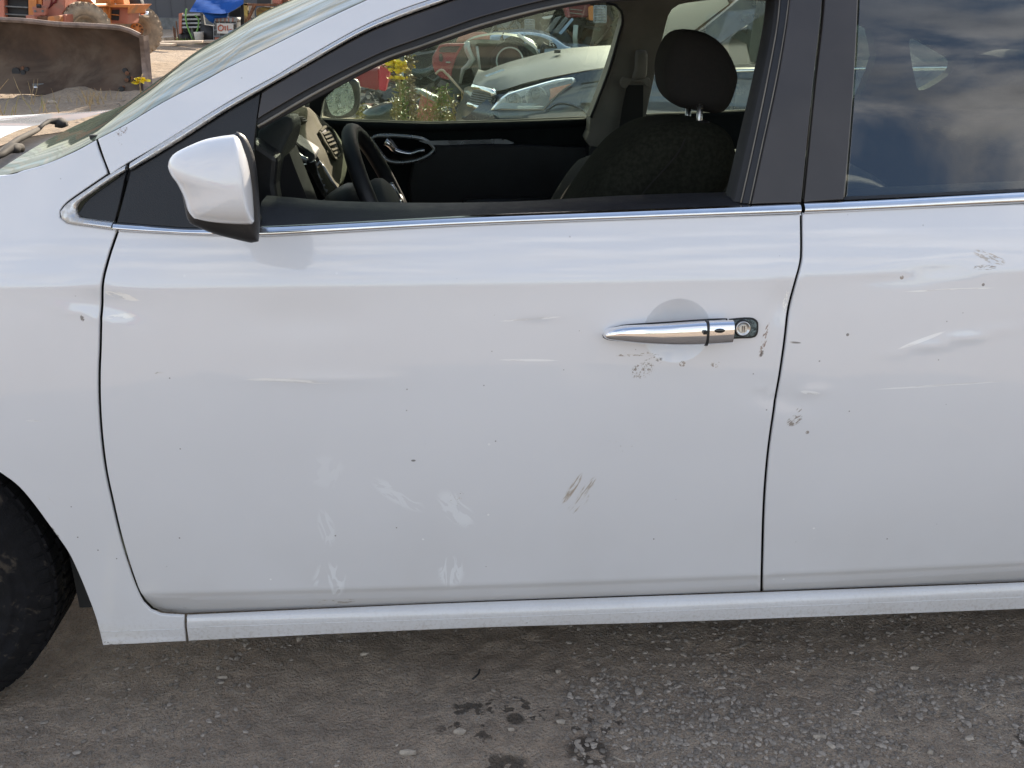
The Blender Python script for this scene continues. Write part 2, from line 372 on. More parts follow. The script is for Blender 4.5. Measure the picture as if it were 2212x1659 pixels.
# ------------------------------------------------------------------ materials
class NT:
    def __init__(s, name):
        s.m = bpy.data.materials.new(name); s.m.use_nodes = True; s.t = s.m.node_tree; s.t.nodes.clear()
        s.out = s.t.nodes.new('ShaderNodeOutputMaterial'); s._o = None; s._sep = None
    def n(s, t): return s.t.nodes.new(t)
    def set(s, sock, v):
        if v is None: return
        if isinstance(v, (int, float, tuple, list)):
            if isinstance(v, (tuple, list)) and len(v) == 3 and sock.type == 'RGBA': v = (*v, 1)
            sock.default_value = v
        else: s.t.links.new(v, sock)
    @property
    def obj(s):
        if s._o is None: s._o = s.n('ShaderNodeTexCoord').outputs['Object']
        return s._o
    @property
    def xyz(s):
        if s._sep is None:
            q = s.n('ShaderNodeSeparateXYZ'); s.t.links.new(s.obj, q.inputs[0]); s._sep = q.outputs
        return s._sep
    def math(s, op, a, b=None, c=None, clamp=False):
        q = s.n('ShaderNodeMath'); q.operation = op; q.use_clamp = clamp
        for i, v in enumerate((a, b, c)): s.set(q.inputs[i], v)
        return q.outputs[0]
    def mapping(s, scale=(1, 1, 1), rot=(0, 0, 0), loc=(0, 0, 0), vec=None):
        q = s.n('ShaderNodeMapping'); s.t.links.new(vec or s.obj, q.inputs[0]); q.inputs['Scale'].default_value = scale; q.inputs['Rotation'].default_value = rot; q.inputs['Location'].default_value = loc
        return q.outputs[0]
    def noise(s, scale, detail=4, rough=.55, vec=None, dist=0):
        q = s.n('ShaderNodeTexNoise'); s.t.links.new(vec or s.obj, q.inputs['Vector']); s.set(q.inputs['Scale'], scale); s.set(q.inputs['Detail'], detail); s.set(q.inputs['Roughness'], rough); s.set(q.inputs['Distortion'], dist)
        return q.outputs[0]
    def voro(s, scale, vec=None, feat='F1', out='Distance'):
        q = s.n('ShaderNodeTexVoronoi'); q.feature = feat; s.t.links.new(vec or s.obj, q.inputs['Vector']); s.set(q.inputs['Scale'], scale)
        return q.outputs[out]
    def wave(s, scale, dist, vec=None, det=2):
        q = s.n('ShaderNodeTexWave'); s.t.links.new(vec or s.obj, q.inputs['Vector']); s.set(q.inputs['Scale'], scale); s.set(q.inputs['Distortion'], dist); s.set(q.inputs['Detail'], det)
        return q.outputs['Fac']
    def rng(s, v, a, b, c=0., d=1., smooth=True):
        q = s.n('ShaderNodeMapRange'); q.interpolation_type = 'SMOOTHSTEP' if smooth else 'LINEAR'
        for k, w in (('Value', v), ('From Min', a), ('From Max', b), ('To Min', c), ('To Max', d)): s.set(q.inputs[k], w)
        return q.outputs[0]
    def mix(s, f, a, b):
        q = s.n('ShaderNodeMix'); q.data_type = 'RGBA'; s.set(q.inputs[0], f); s.set(q.inputs[6], a); s.set(q.inputs[7], b); return q.outputs[2]
    def bump(s, h, strength=.3, dist=.01, nrm=None):
        q = s.n('ShaderNodeBump'); s.set(q.inputs['Height'], h); q.inputs['Strength'].default_value = strength; q.inputs['Distance'].default_value = dist
        if nrm is not None: s.t.links.new(nrm, q.inputs['Normal'])
        return q.outputs[0]
    def bsdf(s, color, rough=.5, metal=0., normal=None, coat=0., coatr=.03, spec=.5, emis=None, es=0, sheen=0):
        q = s.n('ShaderNodeBsdfPrincipled'); s.set(q.inputs['Base Color'], color); s.set(q.inputs['Roughness'], rough); s.set(q.inputs['Metallic'], metal)
        if normal is not None: s.t.links.new(normal, q.inputs['Normal'])
        s.set(q.inputs['Coat Weight'], coat); s.set(q.inputs['Coat Roughness'], coatr); q.inputs['Coat IOR'].default_value = 1.65 if coat > .85 else 1.5; s.set(q.inputs['Specular IOR Level'], spec)
        if sheen: q.inputs['Sheen Weight'].default_value = sheen
        return q.outputs[0]
    def done(s, sh, vol=None):
        s.t.links.new(sh, s.out.inputs[0]); return s.m
def M_(name, c, rough=.5, metal=0., var=.25, scale=12., bump=0., bscale=60., coat=0., dirt=None, dirt_amt=0., spec=.5, sheen=0, coatr=.05):
    """plain surface with mottling, optional dust/rust blotches and fine relief"""
    t = NT(name); f = t.noise(scale, 5, .6)
    col = t.mix(t.rng(f, .3, .7), tuple(x * (1 - var) for x in c), tuple(min(1, x * (1 + var)) for x in c))
    if dirt: col = t.mix(t.math('MULTIPLY', t.rng(t.noise(scale * .7, 8, .65, dist=.6), .62 - dirt_amt * .35, .72 - dirt_amt * .2), .85), col, dirt)
    r = t.rng(f, .2, .8, max(0, rough - .08), min(1, rough + .08))
    nb = t.bump(t.noise(bscale, 5, .6), bump, .004) if bump else None
    return t.done(t.bsdf(col, r, metal, nb, coat, coatr, spec, sheen=sheen))
# ------------------------------------------------------------------ paint with the car's real marks plus painted-in reflections and crease shade
PXM = .00077
def paint(name, marks=(), smears=(), dirt=1.0, band=.26, base=(.715, .72, .745)):
    t = NT(name); X, Y, Z = t.xyz
    col = t.mix(t.rng(t.noise(2.2, 4, .6), .3, .7), base, tuple(c * .965 for c in base))
    # road dust: more of it low down, thin vertical wash
    dust = t.math('MULTIPLY', t.rng(Z, .55, .16), t.rng(t.noise(5, 3, .5), .3, .7, .22, .40))
    col = t.mix(t.math('MULTIPLY', dust, dirt), col, (.48, .46, .43))
    low = t.math('MULTIPLY', t.rng(Z, .26, .145), t.rng(t.noise(160, 5, .75), .46, .66))
    col = t.mix(t.math('MULTIPLY', low, .45 * dirt), col, (.33, .28, .23))
    col = t.mix(t.math('MULTIPLY', t.rng(Z, .2795, .2735), band * min(1, dirt)), col, (.40, .375, .345))  # shade of the tuck below the crease, painted in as a darker colour
    # small chips and flecks
    for sc, th, cc, gt in ((34, .058, (.10, .08, .07), .82), (21, .040, (.07, .06, .055), .93), (13, .026, (.10, .085, .07), .82), (25, .07, (.88, .88, .88), .92)):
        d = t.voro(sc); sc_ = t.n('ShaderNodeSeparateColor'); t.t.links.new(t.voro(sc, out='Color'), sc_.inputs[0]); g = t.math('GREATER_THAN', sc_.outputs[0], gt)
        mk_ = t.math('MULTIPLY', t.rng(d, th, th * .55), g)
        mk_ = t.math('MULTIPLY', mk_, t.rng(Z, 1.0, .45, .35, 1.0))
        col = t.mix(t.math('MULTIPLY', mk_, .85), col, cc)
    rough = .30
    def local(px, py, rx, ry, ang):
        x0, z0 = onS(px, py); c, s = math.cos(ang), math.sin(ang)
        dx = t.math('SUBTRACT', X, x0); dz = t.math('SUBTRACT', Z, z0)
        u = t.math('ADD', t.math('MULTIPLY', dx, c), t.math('MULTIPLY', dz, s)); v = t.math('SUBTRACT', t.math('MULTIPLY', dz, c), t.math('MULTIPLY', dx, s))
        e = t.math('SQRT', t.math('ADD', t.math('POWER', t.math('DIVIDE', u, rx * PXM), 2), t.math('POWER', t.math('DIVIDE', v, ry * PXM), 2)))
        return u, v, e
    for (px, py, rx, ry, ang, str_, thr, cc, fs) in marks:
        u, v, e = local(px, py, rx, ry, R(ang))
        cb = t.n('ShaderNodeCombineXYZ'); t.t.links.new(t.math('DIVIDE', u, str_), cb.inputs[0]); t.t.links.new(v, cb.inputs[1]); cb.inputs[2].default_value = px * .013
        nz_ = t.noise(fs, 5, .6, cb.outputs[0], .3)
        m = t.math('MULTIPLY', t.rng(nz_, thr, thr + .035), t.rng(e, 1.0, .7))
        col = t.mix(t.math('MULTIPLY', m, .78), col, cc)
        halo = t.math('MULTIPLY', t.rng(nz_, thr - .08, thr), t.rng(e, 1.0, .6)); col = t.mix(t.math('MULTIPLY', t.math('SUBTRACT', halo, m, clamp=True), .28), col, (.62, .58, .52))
    for (px, py, rx, ry, ang, fs, amt) in smears:
        u, v, e = local(px, py, rx, ry, R(ang))
        cb = t.n('ShaderNodeCombineXYZ'); t.t.links.new(t.math('MULTIPLY', u, .35), cb.inputs[0]); t.t.links.new(v, cb.inputs[1]); cb.inputs[2].default_value = py * .01
        nz_ = t.noise(fs, 3, .5, cb.outputs[0], 1.2)
        band = t.math('MULTIPLY', t.rng(nz_, .47, .50), t.rng(nz_, .62, .58)); m = t.math('MULTIPLY', band, t.rng(e, 1.0, .6))
        col = t.mix(t.math('MULTIPLY', m, amt), col, (.86, .88, .90))
    nb = t.bump(t.noise(320, 2, .5), .012, .001)
    nb = t.bump(t.noise(3.2, 2, .5), .25, .004, nb)
    r = .33
    return t.done(t.bsdf(col, r, 0, nb, .9, .035, .5))
RUST = (.17, .085, .045); BRN = (.20, .15, .11); DRK = (.10, .09, .085)
door_marks = [
    (1388, 800, 30, 20, 20, 1.0, .53, BRN, 230), (1412, 778, 22, 14, 10, 2.0, .54, DRK, 260), (1375, 765, 60, 6, 0, 3, .56, BRN, 200),
    (1548, 788, 9, 16, 70, 1.5, .55, BRN, 200), (1474, 786, 8, 8, 0, 1, .50, BRN, 190), (1651, 735, 44, 7, 80, 2.0, .52, RUST, 260),
    (1646, 764, 9, 4, 70, 2, .44, DRK, 200), (1236, 1056, 50, 9, 62, 9, .48, (.33, .25, .17), 420), (1264, 1060, 48, 10, 58, 9, .52, (.36, .30, .23), 420),
    (1250, 1085, 40, 20, 58, 8, .62, (.35, .30, .24), 330), (1335, 960, 55, 25, 0, 1, .66, DRK, 150), (343, 806, 14, 3, 0, 6, .47, (.35, .34, .33), 200),
    (893, 995, 3, 6, 90, 1, .3, DRK, 60), (985, 1075, 22, 24, 0, 1, .62, BRN, 170), (1255, 722, 5, 30, 0, 1, .60, DRK, 160),
    (650, 822, 130, 7, -2, 20, .50, (.88, .86, .83), 160), (1145, 689, 72, 3, 3, 20, .42, (.90, .90, .90), 160), (1142, 778, 70, 3, -2, 20, .42, (.90, .90, .90), 160), (1700, 655, 8, 30, 0, .5, .50, (.95, .94, .90), 200), (262, 640, 40, 8, -14, 6, .45, (.92, .89, .84), 160), (262, 684, 34, 7, 4, 6, .45, (.92, .89, .84), 160),  # cream patches are horizon reflections painted into the colour; pale lines are scratches
    (345, 1318, 80, 14, 3, 3, .58, (.40, .38, .36), 120), (720, 1300, 60, 12, 3, 3, .55, (.35, .31, .27), 130)]
door_smears = [(712, 1255, 62, 46, 88, 30, .50), (705, 1140, 60, 22, 95, 34, .35), (975, 1235, 52, 36, 88, 38, .50), (985, 1100, 70, 34, -55, 40, .45), (860, 1070, 80, 26, -38, 40, .42), (930, 985, 60, 26, -55, 26, .14), (705, 1020, 50, 50, 80, 14, .2)]
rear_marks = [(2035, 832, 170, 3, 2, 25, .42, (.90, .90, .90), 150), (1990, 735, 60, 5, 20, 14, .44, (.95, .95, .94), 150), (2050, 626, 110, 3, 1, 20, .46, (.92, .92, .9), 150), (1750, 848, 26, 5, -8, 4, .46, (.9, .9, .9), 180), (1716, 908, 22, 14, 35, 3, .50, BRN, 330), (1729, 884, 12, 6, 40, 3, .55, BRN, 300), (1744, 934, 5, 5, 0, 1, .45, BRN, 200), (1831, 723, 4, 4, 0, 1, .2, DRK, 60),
    (2138, 556, 42, 12, -20, 3, .50, (.40, .33, .26), 260), (2128, 578, 30, 6, 0, 3, .52, BRN, 260), (1949, 600, 5, 5, 0, 1, .40, BRN, 100), (1717, 740, 16, 2.5, -5, 8, .4, DRK, 160), (2124, 615, 4, 4, 0, 1, .4, DRK, 100)]
fender_marks = [(110, 1140, 34, 6, -62, 8, .56, DRK, 220), (230, 1360, 60, 16, 0, 2, .58, DRK, 130), (100, 1080, 70, 60, -60, 6, .70, DRK, 240), (178, 687, 5, 8, 0, 1, .5, DRK, 180), (75, 909, 22, 3, 0, 9, .5, (.8, .8, .8), 220)]
pil_marks = [(262, 282, 16, 11, 40, 1, .52, RUST, 300), (255, 302, 16, 14, 0, 1, .64, DRK, 260)]
M = {}
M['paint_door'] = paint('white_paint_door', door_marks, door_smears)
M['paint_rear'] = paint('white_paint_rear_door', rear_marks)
M['paint_fender'] = paint('white_paint_fender', fender_marks, band=0)
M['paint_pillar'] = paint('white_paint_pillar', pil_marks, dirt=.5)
M['paint_sill'] = paint('white_paint_sill', (), dirt=1.3, band=0)
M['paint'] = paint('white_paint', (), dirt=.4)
M['chrome'] = M_('chrome', (.82, .83, .84), .09, 1.0, .04, 30)
def _dchrome():
    t = NT('dusty_chrome'); d = t.rng(t.noise(150, 3, .6), .35, .7, .3, 1)
    d2 = t.math('MULTIPLY', d, t.rng(t.noise(14, 3, .5), .35, .6, .35, .9))
    return t.done(t.bsdf(t.mix(d2, (.72, .73, .74), (.52, .49, .45)), t.rng(d2, 0, 1, .22, .6), t.rng(d2, 0, 1, .9, .2)))
M['dchrome'] = _dchrome()
M['chrome_clean'] = M_('bright_chrome', (.88, .88, .9), .045, 1.0, .02, 8)
M['gloss_black'] = M_('satin_black_film', (.034, .030, .029), .33, 0, .2, 4, coat=.35, coatr=.12)
M['trim_black'] = M_('black_plastic', (.014, .014, .016), .45, 0, .2, 30, .15, 300)
M['rubber'] = M_('black_rubber', (.012, .012, .013), .6, 0, .2, 40)
M['jamb'] = M_('dark_jamb', (.008, .008, .009), .8)
M['lip'] = M_('grey_seal_lip', (.16, .145, .12), .35)
M['cool_black'] = M_('black_textured_plastic', (.009, .010, .012), .45, 0, .25, 20, .2, 500)
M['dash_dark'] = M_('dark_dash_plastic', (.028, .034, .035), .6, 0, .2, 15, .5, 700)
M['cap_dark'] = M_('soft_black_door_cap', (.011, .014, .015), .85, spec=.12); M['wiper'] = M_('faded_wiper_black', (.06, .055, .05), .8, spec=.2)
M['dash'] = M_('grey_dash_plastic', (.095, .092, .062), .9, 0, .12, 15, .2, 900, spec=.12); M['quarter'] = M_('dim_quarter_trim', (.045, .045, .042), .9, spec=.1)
M['silver'] = M_('silver_trim', (.36, .38, .40), .28, .8, .08, 15)
M['piano'] = M_('gloss_black_panel', (.006, .007, .008), .08, 0, .1, 3, coat=.6)
M['trim_inner'] = M_('light_pillar_trim', (.19, .18, .155), .65, 0, .1, 14, .3, 600)
M['headliner'] = M_('grey_headliner', (.13, .12, .105), .9, 0, .1, 20, .4, 500)
M['fabric'] = M_('charcoal_seat_fabric', (.024, .025, .018), .95, 0, .3, 120, .8, 900, spec=.1)
M['fabric_dark'] = M_('black_seat_fabric', (.018, .016, .014), .95, 0, .25, 160, .5, 1500)
M['web'] = M_('belt_webbing', (.012, .012, .012), .7, 0, .2, 200, .4, 900)
M['steel'] = M_('brushed_steel', (.55, .55, .54), .3, 1.0, .1, 60)
M['lockplate'] = M_('scuffed_zinc_plate', (.16, .20, .20), .5, .6, .6, 260, .6, 900, dirt=(.05, .06, .06), dirt_amt=.5)
M['tyre'] = M_('dusty_tyre_rubber', (.0085, .0085, .010), .9, 0, .35, 40, .5, 160, dirt=(.06, .05, .04), dirt_amt=.15, spec=.2)
def glass(name, tint, dust=.04, rough=.0, dustc=(.55, .58, .52), ior=1.5, refl=1.0):
    t = NT(name); tr = t.n('ShaderNodeBsdfTransparent'); tr.inputs[0].default_value = (*tint, 1)
    gl = t.n('ShaderNodeBsdfGlossy'); gl.inputs['Roughness'].default_value = rough; gl.inputs[0].default_value = (1, 1, 1, 1)
    fr = t.n('ShaderNodeFresnel'); fr.inputs[0].default_value = ior
    a = t.n('ShaderNodeMixShader'); t.t.links.new(t.math('MULTIPLY', fr.outputs[0], refl, clamp=True), a.inputs[0]); t.t.links.new(tr.outputs[0], a.inputs[1]); t.t.links.new(gl.outputs[0], a.inputs[2])
    df = t.n('ShaderNodeBsdfDiffuse'); df.inputs[0].default_value = (*dustc, 1)
    b = t.n('ShaderNodeMixShader'); sp = t.rng(t.voro(70), .13, .07); gate = t.rng(t.noise(25, 3, .5), .5, .62)
    t.t.links.new(t.math('ADD', t.rng(t.noise(6, 6, .6), .3, .8, dust * .5, dust * 1.6), t.math('MULTIPLY', t.math('MULTIPLY', sp, gate), min(.3, dust * 3))), b.inputs[0])
    t.t.links.new(a.outputs[0], b.inputs[1]); t.t.links.new(df.outputs[0], b.inputs[2]); return t.done(b.outputs[0])
M['glass_far'] = glass('dusty_side_glass', (.82, .90, .84), .026)
M['lens_milky'] = glass('milky_headlight_lens', (.86, .90, .92), .16, .02, (.50, .54, .56))
M['glass_rear'] = glass('tinted_rear_glass', (.50, .58, .55), .014, refl=2.9)
def wsglass():
    t = NT('windscreen_glass'); tr = t.n('ShaderNodeBsdfTransparent'); tr.inputs[0].default_value = (.62, .74, .66, 1)
    gl = t.n('ShaderNodeBsdfGlossy'); gl.inputs['Roughness'].default_value = .03; fr = t.n('ShaderNodeFresnel'); fr.inputs[0].default_value = 1.5
    a = t.n('ShaderNodeMixShader'); t.t.links.new(fr.outputs[0], a.inputs[0]); t.t.links.new(tr.outputs[0], a.inputs[1]); t.t.links.new(gl.outputs[0], a.inputs[2])
    df = t.n('ShaderNodeBsdfDiffuse'); t.t.links.new(t.mix(t.noise(9, 5, .6), (.05, .072, .055), (.13, .145, .11)), df.inputs[0])
    v = t.mapping((1.5, 9, 1.5), (0, R(-30), 0)); m = t.rng(t.noise(4, 6, .62, v), .3, .75, .62, .86)
    b = t.n('ShaderNodeMixShader'); t.t.links.new(m, b.inputs[0]); t.t.links.new(a.outputs[0], b.inputs[1]); t.t.links.new(df.outputs[0], b.inputs[2]); return t.done(b.outputs[0])
M['ws'] = wsglass()
# ------------------------------------------------------------------ the white car
CUP = None
car = thing('white_sedan', 'white four-door sedan with scuffed doors filling the foreground, driver window open', 'car', CO, rotz=YAW)
hc = onS(1463, 715); CUP = (hc[0], hc[1], 74 * PXM, 71 * PXM)
def dent(px, py, rx, ry, ang, amp):
    a = onS(px, py); DENTS.append((a[0], a[1], rx * PXM, ry * PXM, R(ang), amp * 1.5))
dent(1690, 660, 26, 42, 0, .0035); dent(1690, 860, 70, 26, -15, .0022); dent(1660, 845, 30, 9, -15, -.0012); dent(1740, 850, 40, 10, 10, -.0012)
dent(232, 660, 60, 30, -12, .0032); dent(190, 680, 60, 12, -15, -.0015); dent(2010, 590, 120, 14, 5, .0020); dent(2060, 735, 110, 12, 10, -.0018)
dent(650, 690, 140, 36, 0, .0016); dent(690, 820, 140, 14, -2, -.0010); dent(1140, 690, 60, 5, 2, -.0006)
# shut lines
SL = [(254, 499), (243, 530), (234, 558), (222, 605), (218, 650), (217, 700), (216, 750), (214, 800), (214, 850), (216, 900), (220, 950), (226, 1000), (233, 1040), (242, 1080), (252, 1125), (262, 1165), (275, 1210), (290, 1255), (300, 1280), (312, 1300), (328, 1316), (350, 1325), (395, 1328)]
SR = [(1645, 1279), (1646, 1240), (1650, 1100), (1657, 1000), (1667, 920), (1680, 840), (1692, 760), (1703, 680), (1716, 620), (1729, 570), (1731.5, 540), (1731, 462)]
g = 3.0
doorL = [(x + g, y - (g if y > 1290 else 0)) for x, y in SL]
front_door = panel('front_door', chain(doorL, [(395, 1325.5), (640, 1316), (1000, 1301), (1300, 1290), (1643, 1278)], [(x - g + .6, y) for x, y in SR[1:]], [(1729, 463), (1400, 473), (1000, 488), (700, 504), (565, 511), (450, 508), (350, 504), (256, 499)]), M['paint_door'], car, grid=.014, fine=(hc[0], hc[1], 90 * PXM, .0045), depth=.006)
rear_door = panel('rear_door', chain([(x + g + .4, y) for x, y in SR[::-1]], [(1649, 1277.5), (1900, 1268), (2180, 1258), (2240, 1252), (2330, 1225), (2400, 1180), (2440, 1120)], [(2440, 1120), (2480, 980), (2560, 800), (2620, 640), (2640, 430)], [(2640, 430), (2400, 437), (2212, 441), (1900, 453), (1735, 461)]), M['paint_rear'], car, grid=.016, depth=.006)
arch = [(-330, 905), (-250, 905), (-170, 925), (-90, 960), (0, 1021), (41, 1052), (78, 1096), (112, 1143), (146, 1191), (169, 1238), (190, 1289), (207, 1336), (222, 1394)]
fl = chain([(x - g, y + (g if y > 1290 else 0)) for x, y in SL], [(397, 1331), (398, 1355), (402, 1385.5)], [(402, 1385.5), (300, 1391), (222, 1394.5)], arch[::-1], [(-330, 905), (-700, 905)], [(-700, 905), (-720, 600), (-700, 420), (-600, 380)], [(-600, 380), (-400, 377), (-200, 384), (0, 380), (50, 369), (101, 354), (164, 327), (205.5, 304)], [(205.5, 304), (214, 330), (232, 376)], [(231, 376), (180, 411), (145, 436), (129, 455), (129, 470), (143, 482), (190, 489), (250, 497)])
fender = panel('front_fender', fl, M['paint_fender'], car, grid=.013, fn=S_fend, depth=.006)
pillar = panel('roof_pillar', chain([(211, 301), (273, 269), (348, 224), (436, 178), (494, 146), (603, 92), (712, 38), (794, 0), (850, -25), (950, -60), (1100, -95), (1300, -115), (1600, -125), (1900, -118), (2300, -95), (2640, -60)], [(2640, -60), (2640, -25)], [(2640, -25), (2400, -45), (2000, -74), (1700, -82), (1400, -76), (1150, -54), (1000, -22), (917, 3), (848, 28), (767, 65), (630, 143), (603, 160), (494, 220), (355, 306), (278, 351), (238, 377)], [(238, 377), (222, 335), (211, 301)]), M['paint_pillar'], car, grid=.02)
sill = panel('sill', chain([(404, 1332), (640, 1321.5), (1000, 1306), (1647, 1283.2), (2180, 1263), (2260, 1258), (2400, 1252)], [(2400, 1250), (2400, 1308)], [(2400, 1308), (2212, 1316), (1500, 1343), (1000, 1358), (407, 1385)], [(407, 1385), (403, 1355), (404, 1330)]), M['paint_sill'], car, grid=.008, fn=S_sill, depth=.006)
# thin raised seam along the sill
def seam(px, r=.0007, off=-.0001, fn=S_sill): return tube([(p[0], float(fn(*p)) + off, p[1]) for p in [onS(a, b, 0, fn) for a, b in sm(px, 30)]], r, 6)
mk('seam', seam([(407, 1356), (700, 1346), (1100, 1333), (1500, 1318), (2212, 1290), (2390, 1283)]), M['paint_sill'], sill)
mk('seam', seam([(216, 1365.5), (300, 1362), (399, 1359)]), M['paint_sill'], fender)
# what is behind the gaps
xs = np.linspace(-1.35, 1.30, 60); zs = np.linspace(.22, .96, 40)
mk('inner_body', flip(loft([[(x, float(S0(x, z)) + .032, z) for x in np.linspace(-.70, 1.30, 50)] for z in np.linspace(.20, .96, 40)])), M['jamb'], car)
# black gasket line round the side windows and the bright moulding
def line(name, px, r, mat, parent, off): return mk(name, tube([(p[0], float(S0(*p)) + off, p[1]) for p in [onS(a, b) for a, b in sm(px, 14)]], r, 8), mat, parent)
strip('chrome_strip', [(282, 352), (355, 306), (494, 221), (603, 161), (630, 144), (767, 66), (848, 29), (917, 4), (1000, -21), (1150, -53), (1400, -75), (1700, -81), (1778, -80)], [(283, 367), (382, 308), (494, 236), (603, 173), (650, 147), (767, 80), (848, 44), (944, 9), (1010, -12), (1150, -43), (1400, -65), (1700, -71), (1778, -70)], M['dchrome'], front_door, bulge=.006)
mk('gasket', flip(loft([[(p[0], float(S0(*p)) + .004 + k * .006, p[1]) for p in [onS(a, b) for a, b in sm([(x, y + d) for x, y in [(240, 372), (278, 347), (355, 301), (494, 216), (603, 156), (767, 60), (848, 23), (917, -2), (1000, -27), (1150, -60), (1400, -82), (1700, -88)]], 16)]] for k, d in ((0, -1), (.3, 3), (.6, 6), (1, 9))])), M['rubber'], pillar)
strip('chrome_strip', [(246, 481), (300, 485), (350, 489), (430, 493), (560, 489), (700, 483), (1000, 468), (1400, 453), (1728, 440)], [(247, 497), (300, 501), (350, 503), (430, 507), (565, 510), (700, 503), (1000, 487), (1400, 472), (1728, 460.5)], M['chrome'], front_door)
strip('chrome_strip', [(1736, 438.5), (1900, 432), (2212, 415), (2440, 404), (2640, 398)], [(1736, 460), (1900, 453), (2212, 438), (2440, 431), (2640, 428)], M['chrome'], rear_door)
# moulding that wraps the fender triangle
strip('chrome_strip', [(273, 356), (232, 380), (185, 412), (150, 436), (132, 452), (130, 466), (143, 480), (190, 488), (241, 495)], [(272, 369), (236, 391), (195, 420), (168, 440), (163, 452), (164, 464), (172, 470), (200, 474), (245, 479)], M['dchrome'], fender, bulge=.005)
mk('gasket', flip(loft([[(p[0], float(S0(*p)) + o_, p[1]) for p in [onS(a, b) for a, b in sm([(277 + d * .2, 350 + d * .5), (232 - d * .4, 377 + d), (180 - d * .4, 412 + d), (143 + d, 438 + d * .5), (127 + d, 455), (128 + d, 470 - d * .3), (142 + d * .5, 485 - d), (190, 492.5 - d), (249, 500 - d)], 10)]] for o_, d in ((.002, -1), (.006, 5))])), M['rubber'], fender)
panel('sail_trim', chain([(171, 457), (195, 426), (272, 371)], [(272, 371), (258, 440), (247, 481)], [(247, 481), (210, 476), (180, 471), (169, 466), (168, 460), (171, 457)]), M['cool_black'], fender, off=.002, grid=.03)
# driver door window surround
LL = [(556, 272), (685, 199), (821, 131), (905, 101), (958, 82), (1053, 50), (1200, 13), (1330, -6), (1480, -17), (1600, -20), (1686, -20)]
up = lambda P, d: [(x - d * .35 if y > -5 else x, y - d) for x, y in P]
panel('sail_trim', chain([(281, 371), (382, 311), (494, 240), (562, 202)], [(562, 202), (558, 235), (553, 272), (547, 330), (549, 385), (551, 446)], [(551, 446), (556, 489), (430, 493), (350, 489), (252, 481)], [(252, 481), (263, 440), (281, 371)]), M['cool_black'], front_door, off=.001, grid=.03)
panel('window_frame', chain([(565, 200), (603, 177), (767, 84), (848, 48), (944, 13), (1010, -9), (1150, -40), (1400, -62), (1700, -68), (1779, -68)], [(1779, -68), (1774, 30), (1755, 200), (1735, 400), (1731, 438)], [(1731, 438), (1624, 441)], [(1624, 441), (1650, 320), (1680, 180), (1700, 60), (1709, -20)], [(1709, -20), (1600, -34), (1480, -31), (1330, -20), (1196, -3), (1050, 34), (954, 67), (900, 86), (818, 117), (681, 185), (556, 257)], [(556, 257), (560, 228), (565, 200)]), M['gloss_black'], front_door, off=.0, grid=.03)
def arc_(q, n):
    q = np.array(q); d = np.r_[0, np.cumsum(np.linalg.norm(np.diff(q, axis=0), axis=1))]; return [(float(np.interp(s, d, q[:, 0])), float(np.interp(s, d, q[:, 1]))) for s in np.linspace(0, d[-1], n)]
def ribbon(a, b, o1, o2, par, mat, name, step=14):
    A = sm(a, step); B = sm(b, step); n = max(len(A), len(B)); A = arc_(A, n); B = arc_(B, n)
    rows = []
    for t in (0, .25, .5, .75, 1):
        row = []
        for p, q in zip(A, B):
            z = onS(p[0] + (q[0] - p[0]) * t, p[1] + (q[1] - p[1]) * t); row.append((z[0], float(S0(*z)) + o1 + (o2 - o1) * t, z[1]))
        rows.append(row)
    rows.append([(p[0], p[1] + .05, p[2]) for p in rows[-1]])
    return mk(name, flip(loft(rows)), mat, par, True)
ribbon(up(LL, 15), LL, .006, .008, front_door, M['rubber'], 'weatherstrip')
line('seal_lip', [(556, 274)] + LL[1:], .0022, M['lip'], front_door, .004)
ribbon(LL, [(556, 283), (700, 206), (821, 142), (905, 112), (958, 93), (1053, 61), (1200, 22), (1318, 5), (1480, -4), (1600, -6), (1686, -6)], .010, .016, front_door, M['rubber'], 'weatherstrip')
# rear run channel of the driver window
ribbon([(1712, -20), (1702, 60), (1682, 180), (1652, 320), (1626, 441)], [(1690, -20), (1682, 60), (1660, 180), (1631, 320), (1604, 441)], .004, .012, front_door, M['trim_black'], 'window_channel')
ribbon([(1690, -20), (1682, 60), (1660, 180), (1631, 320), (1604, 441)], [(1684, -20), (1676, 60), (1652, 180), (1620, 320), (1592, 441)], .016, .022, front_door, M['rubber'], 'window_channel')
line('seal_lip', [(1690, -20), (1682, 60), (1660, 180), (1631, 320), (1604, 441)], .0012, M['lip'], front_door, .010)
line('seal_lip', [(1707, -20), (1697, 60), (1676, 180), (1646, 320), (1620, 441)], .0010, M['lip'], front_door, .003)
# belt line: black waist seal and the door's top ledge
ribbon([(551, 489), (700, 484), (1000, 469), (1400, 454), (1728, 441)], [(556, 446), (600, 449), (705, 458), (878, 462), (1000, 462), (1152, 458), (1360, 446), (1592, 438), (1630, 437)], .001, .040, front_door, M['trim_black'], 'waist_seal')
mk('window_backing', flip(loft([[(p[0], float(S0(*p)) + .016, p[1]) for p in [onS(a, b) for a, b in sm([(x, y + d) for x, y in [(250, 374), (281, 355), (355, 308), (494, 222), (603, 160), (767, 66), (848, 30), (917, 4), (1000, -21), (1150, -54), (1400, -76), (1700, -82)]], 16)]] for d in (-4, 8, 20, 32)])), M['rubber'], front_door)
mk('fender_backing', slab([(192, 292), (232, 292), (262, 372), (230, 384), (205, 340)], .14, .01), M['rubber'], fender, False)
mk('sail_backing', slab([(262, 385), (300, 372), (280, 440), (262, 492), (232, 488), (250, 440)], .10, .01), M['rubber'], front_door, False)
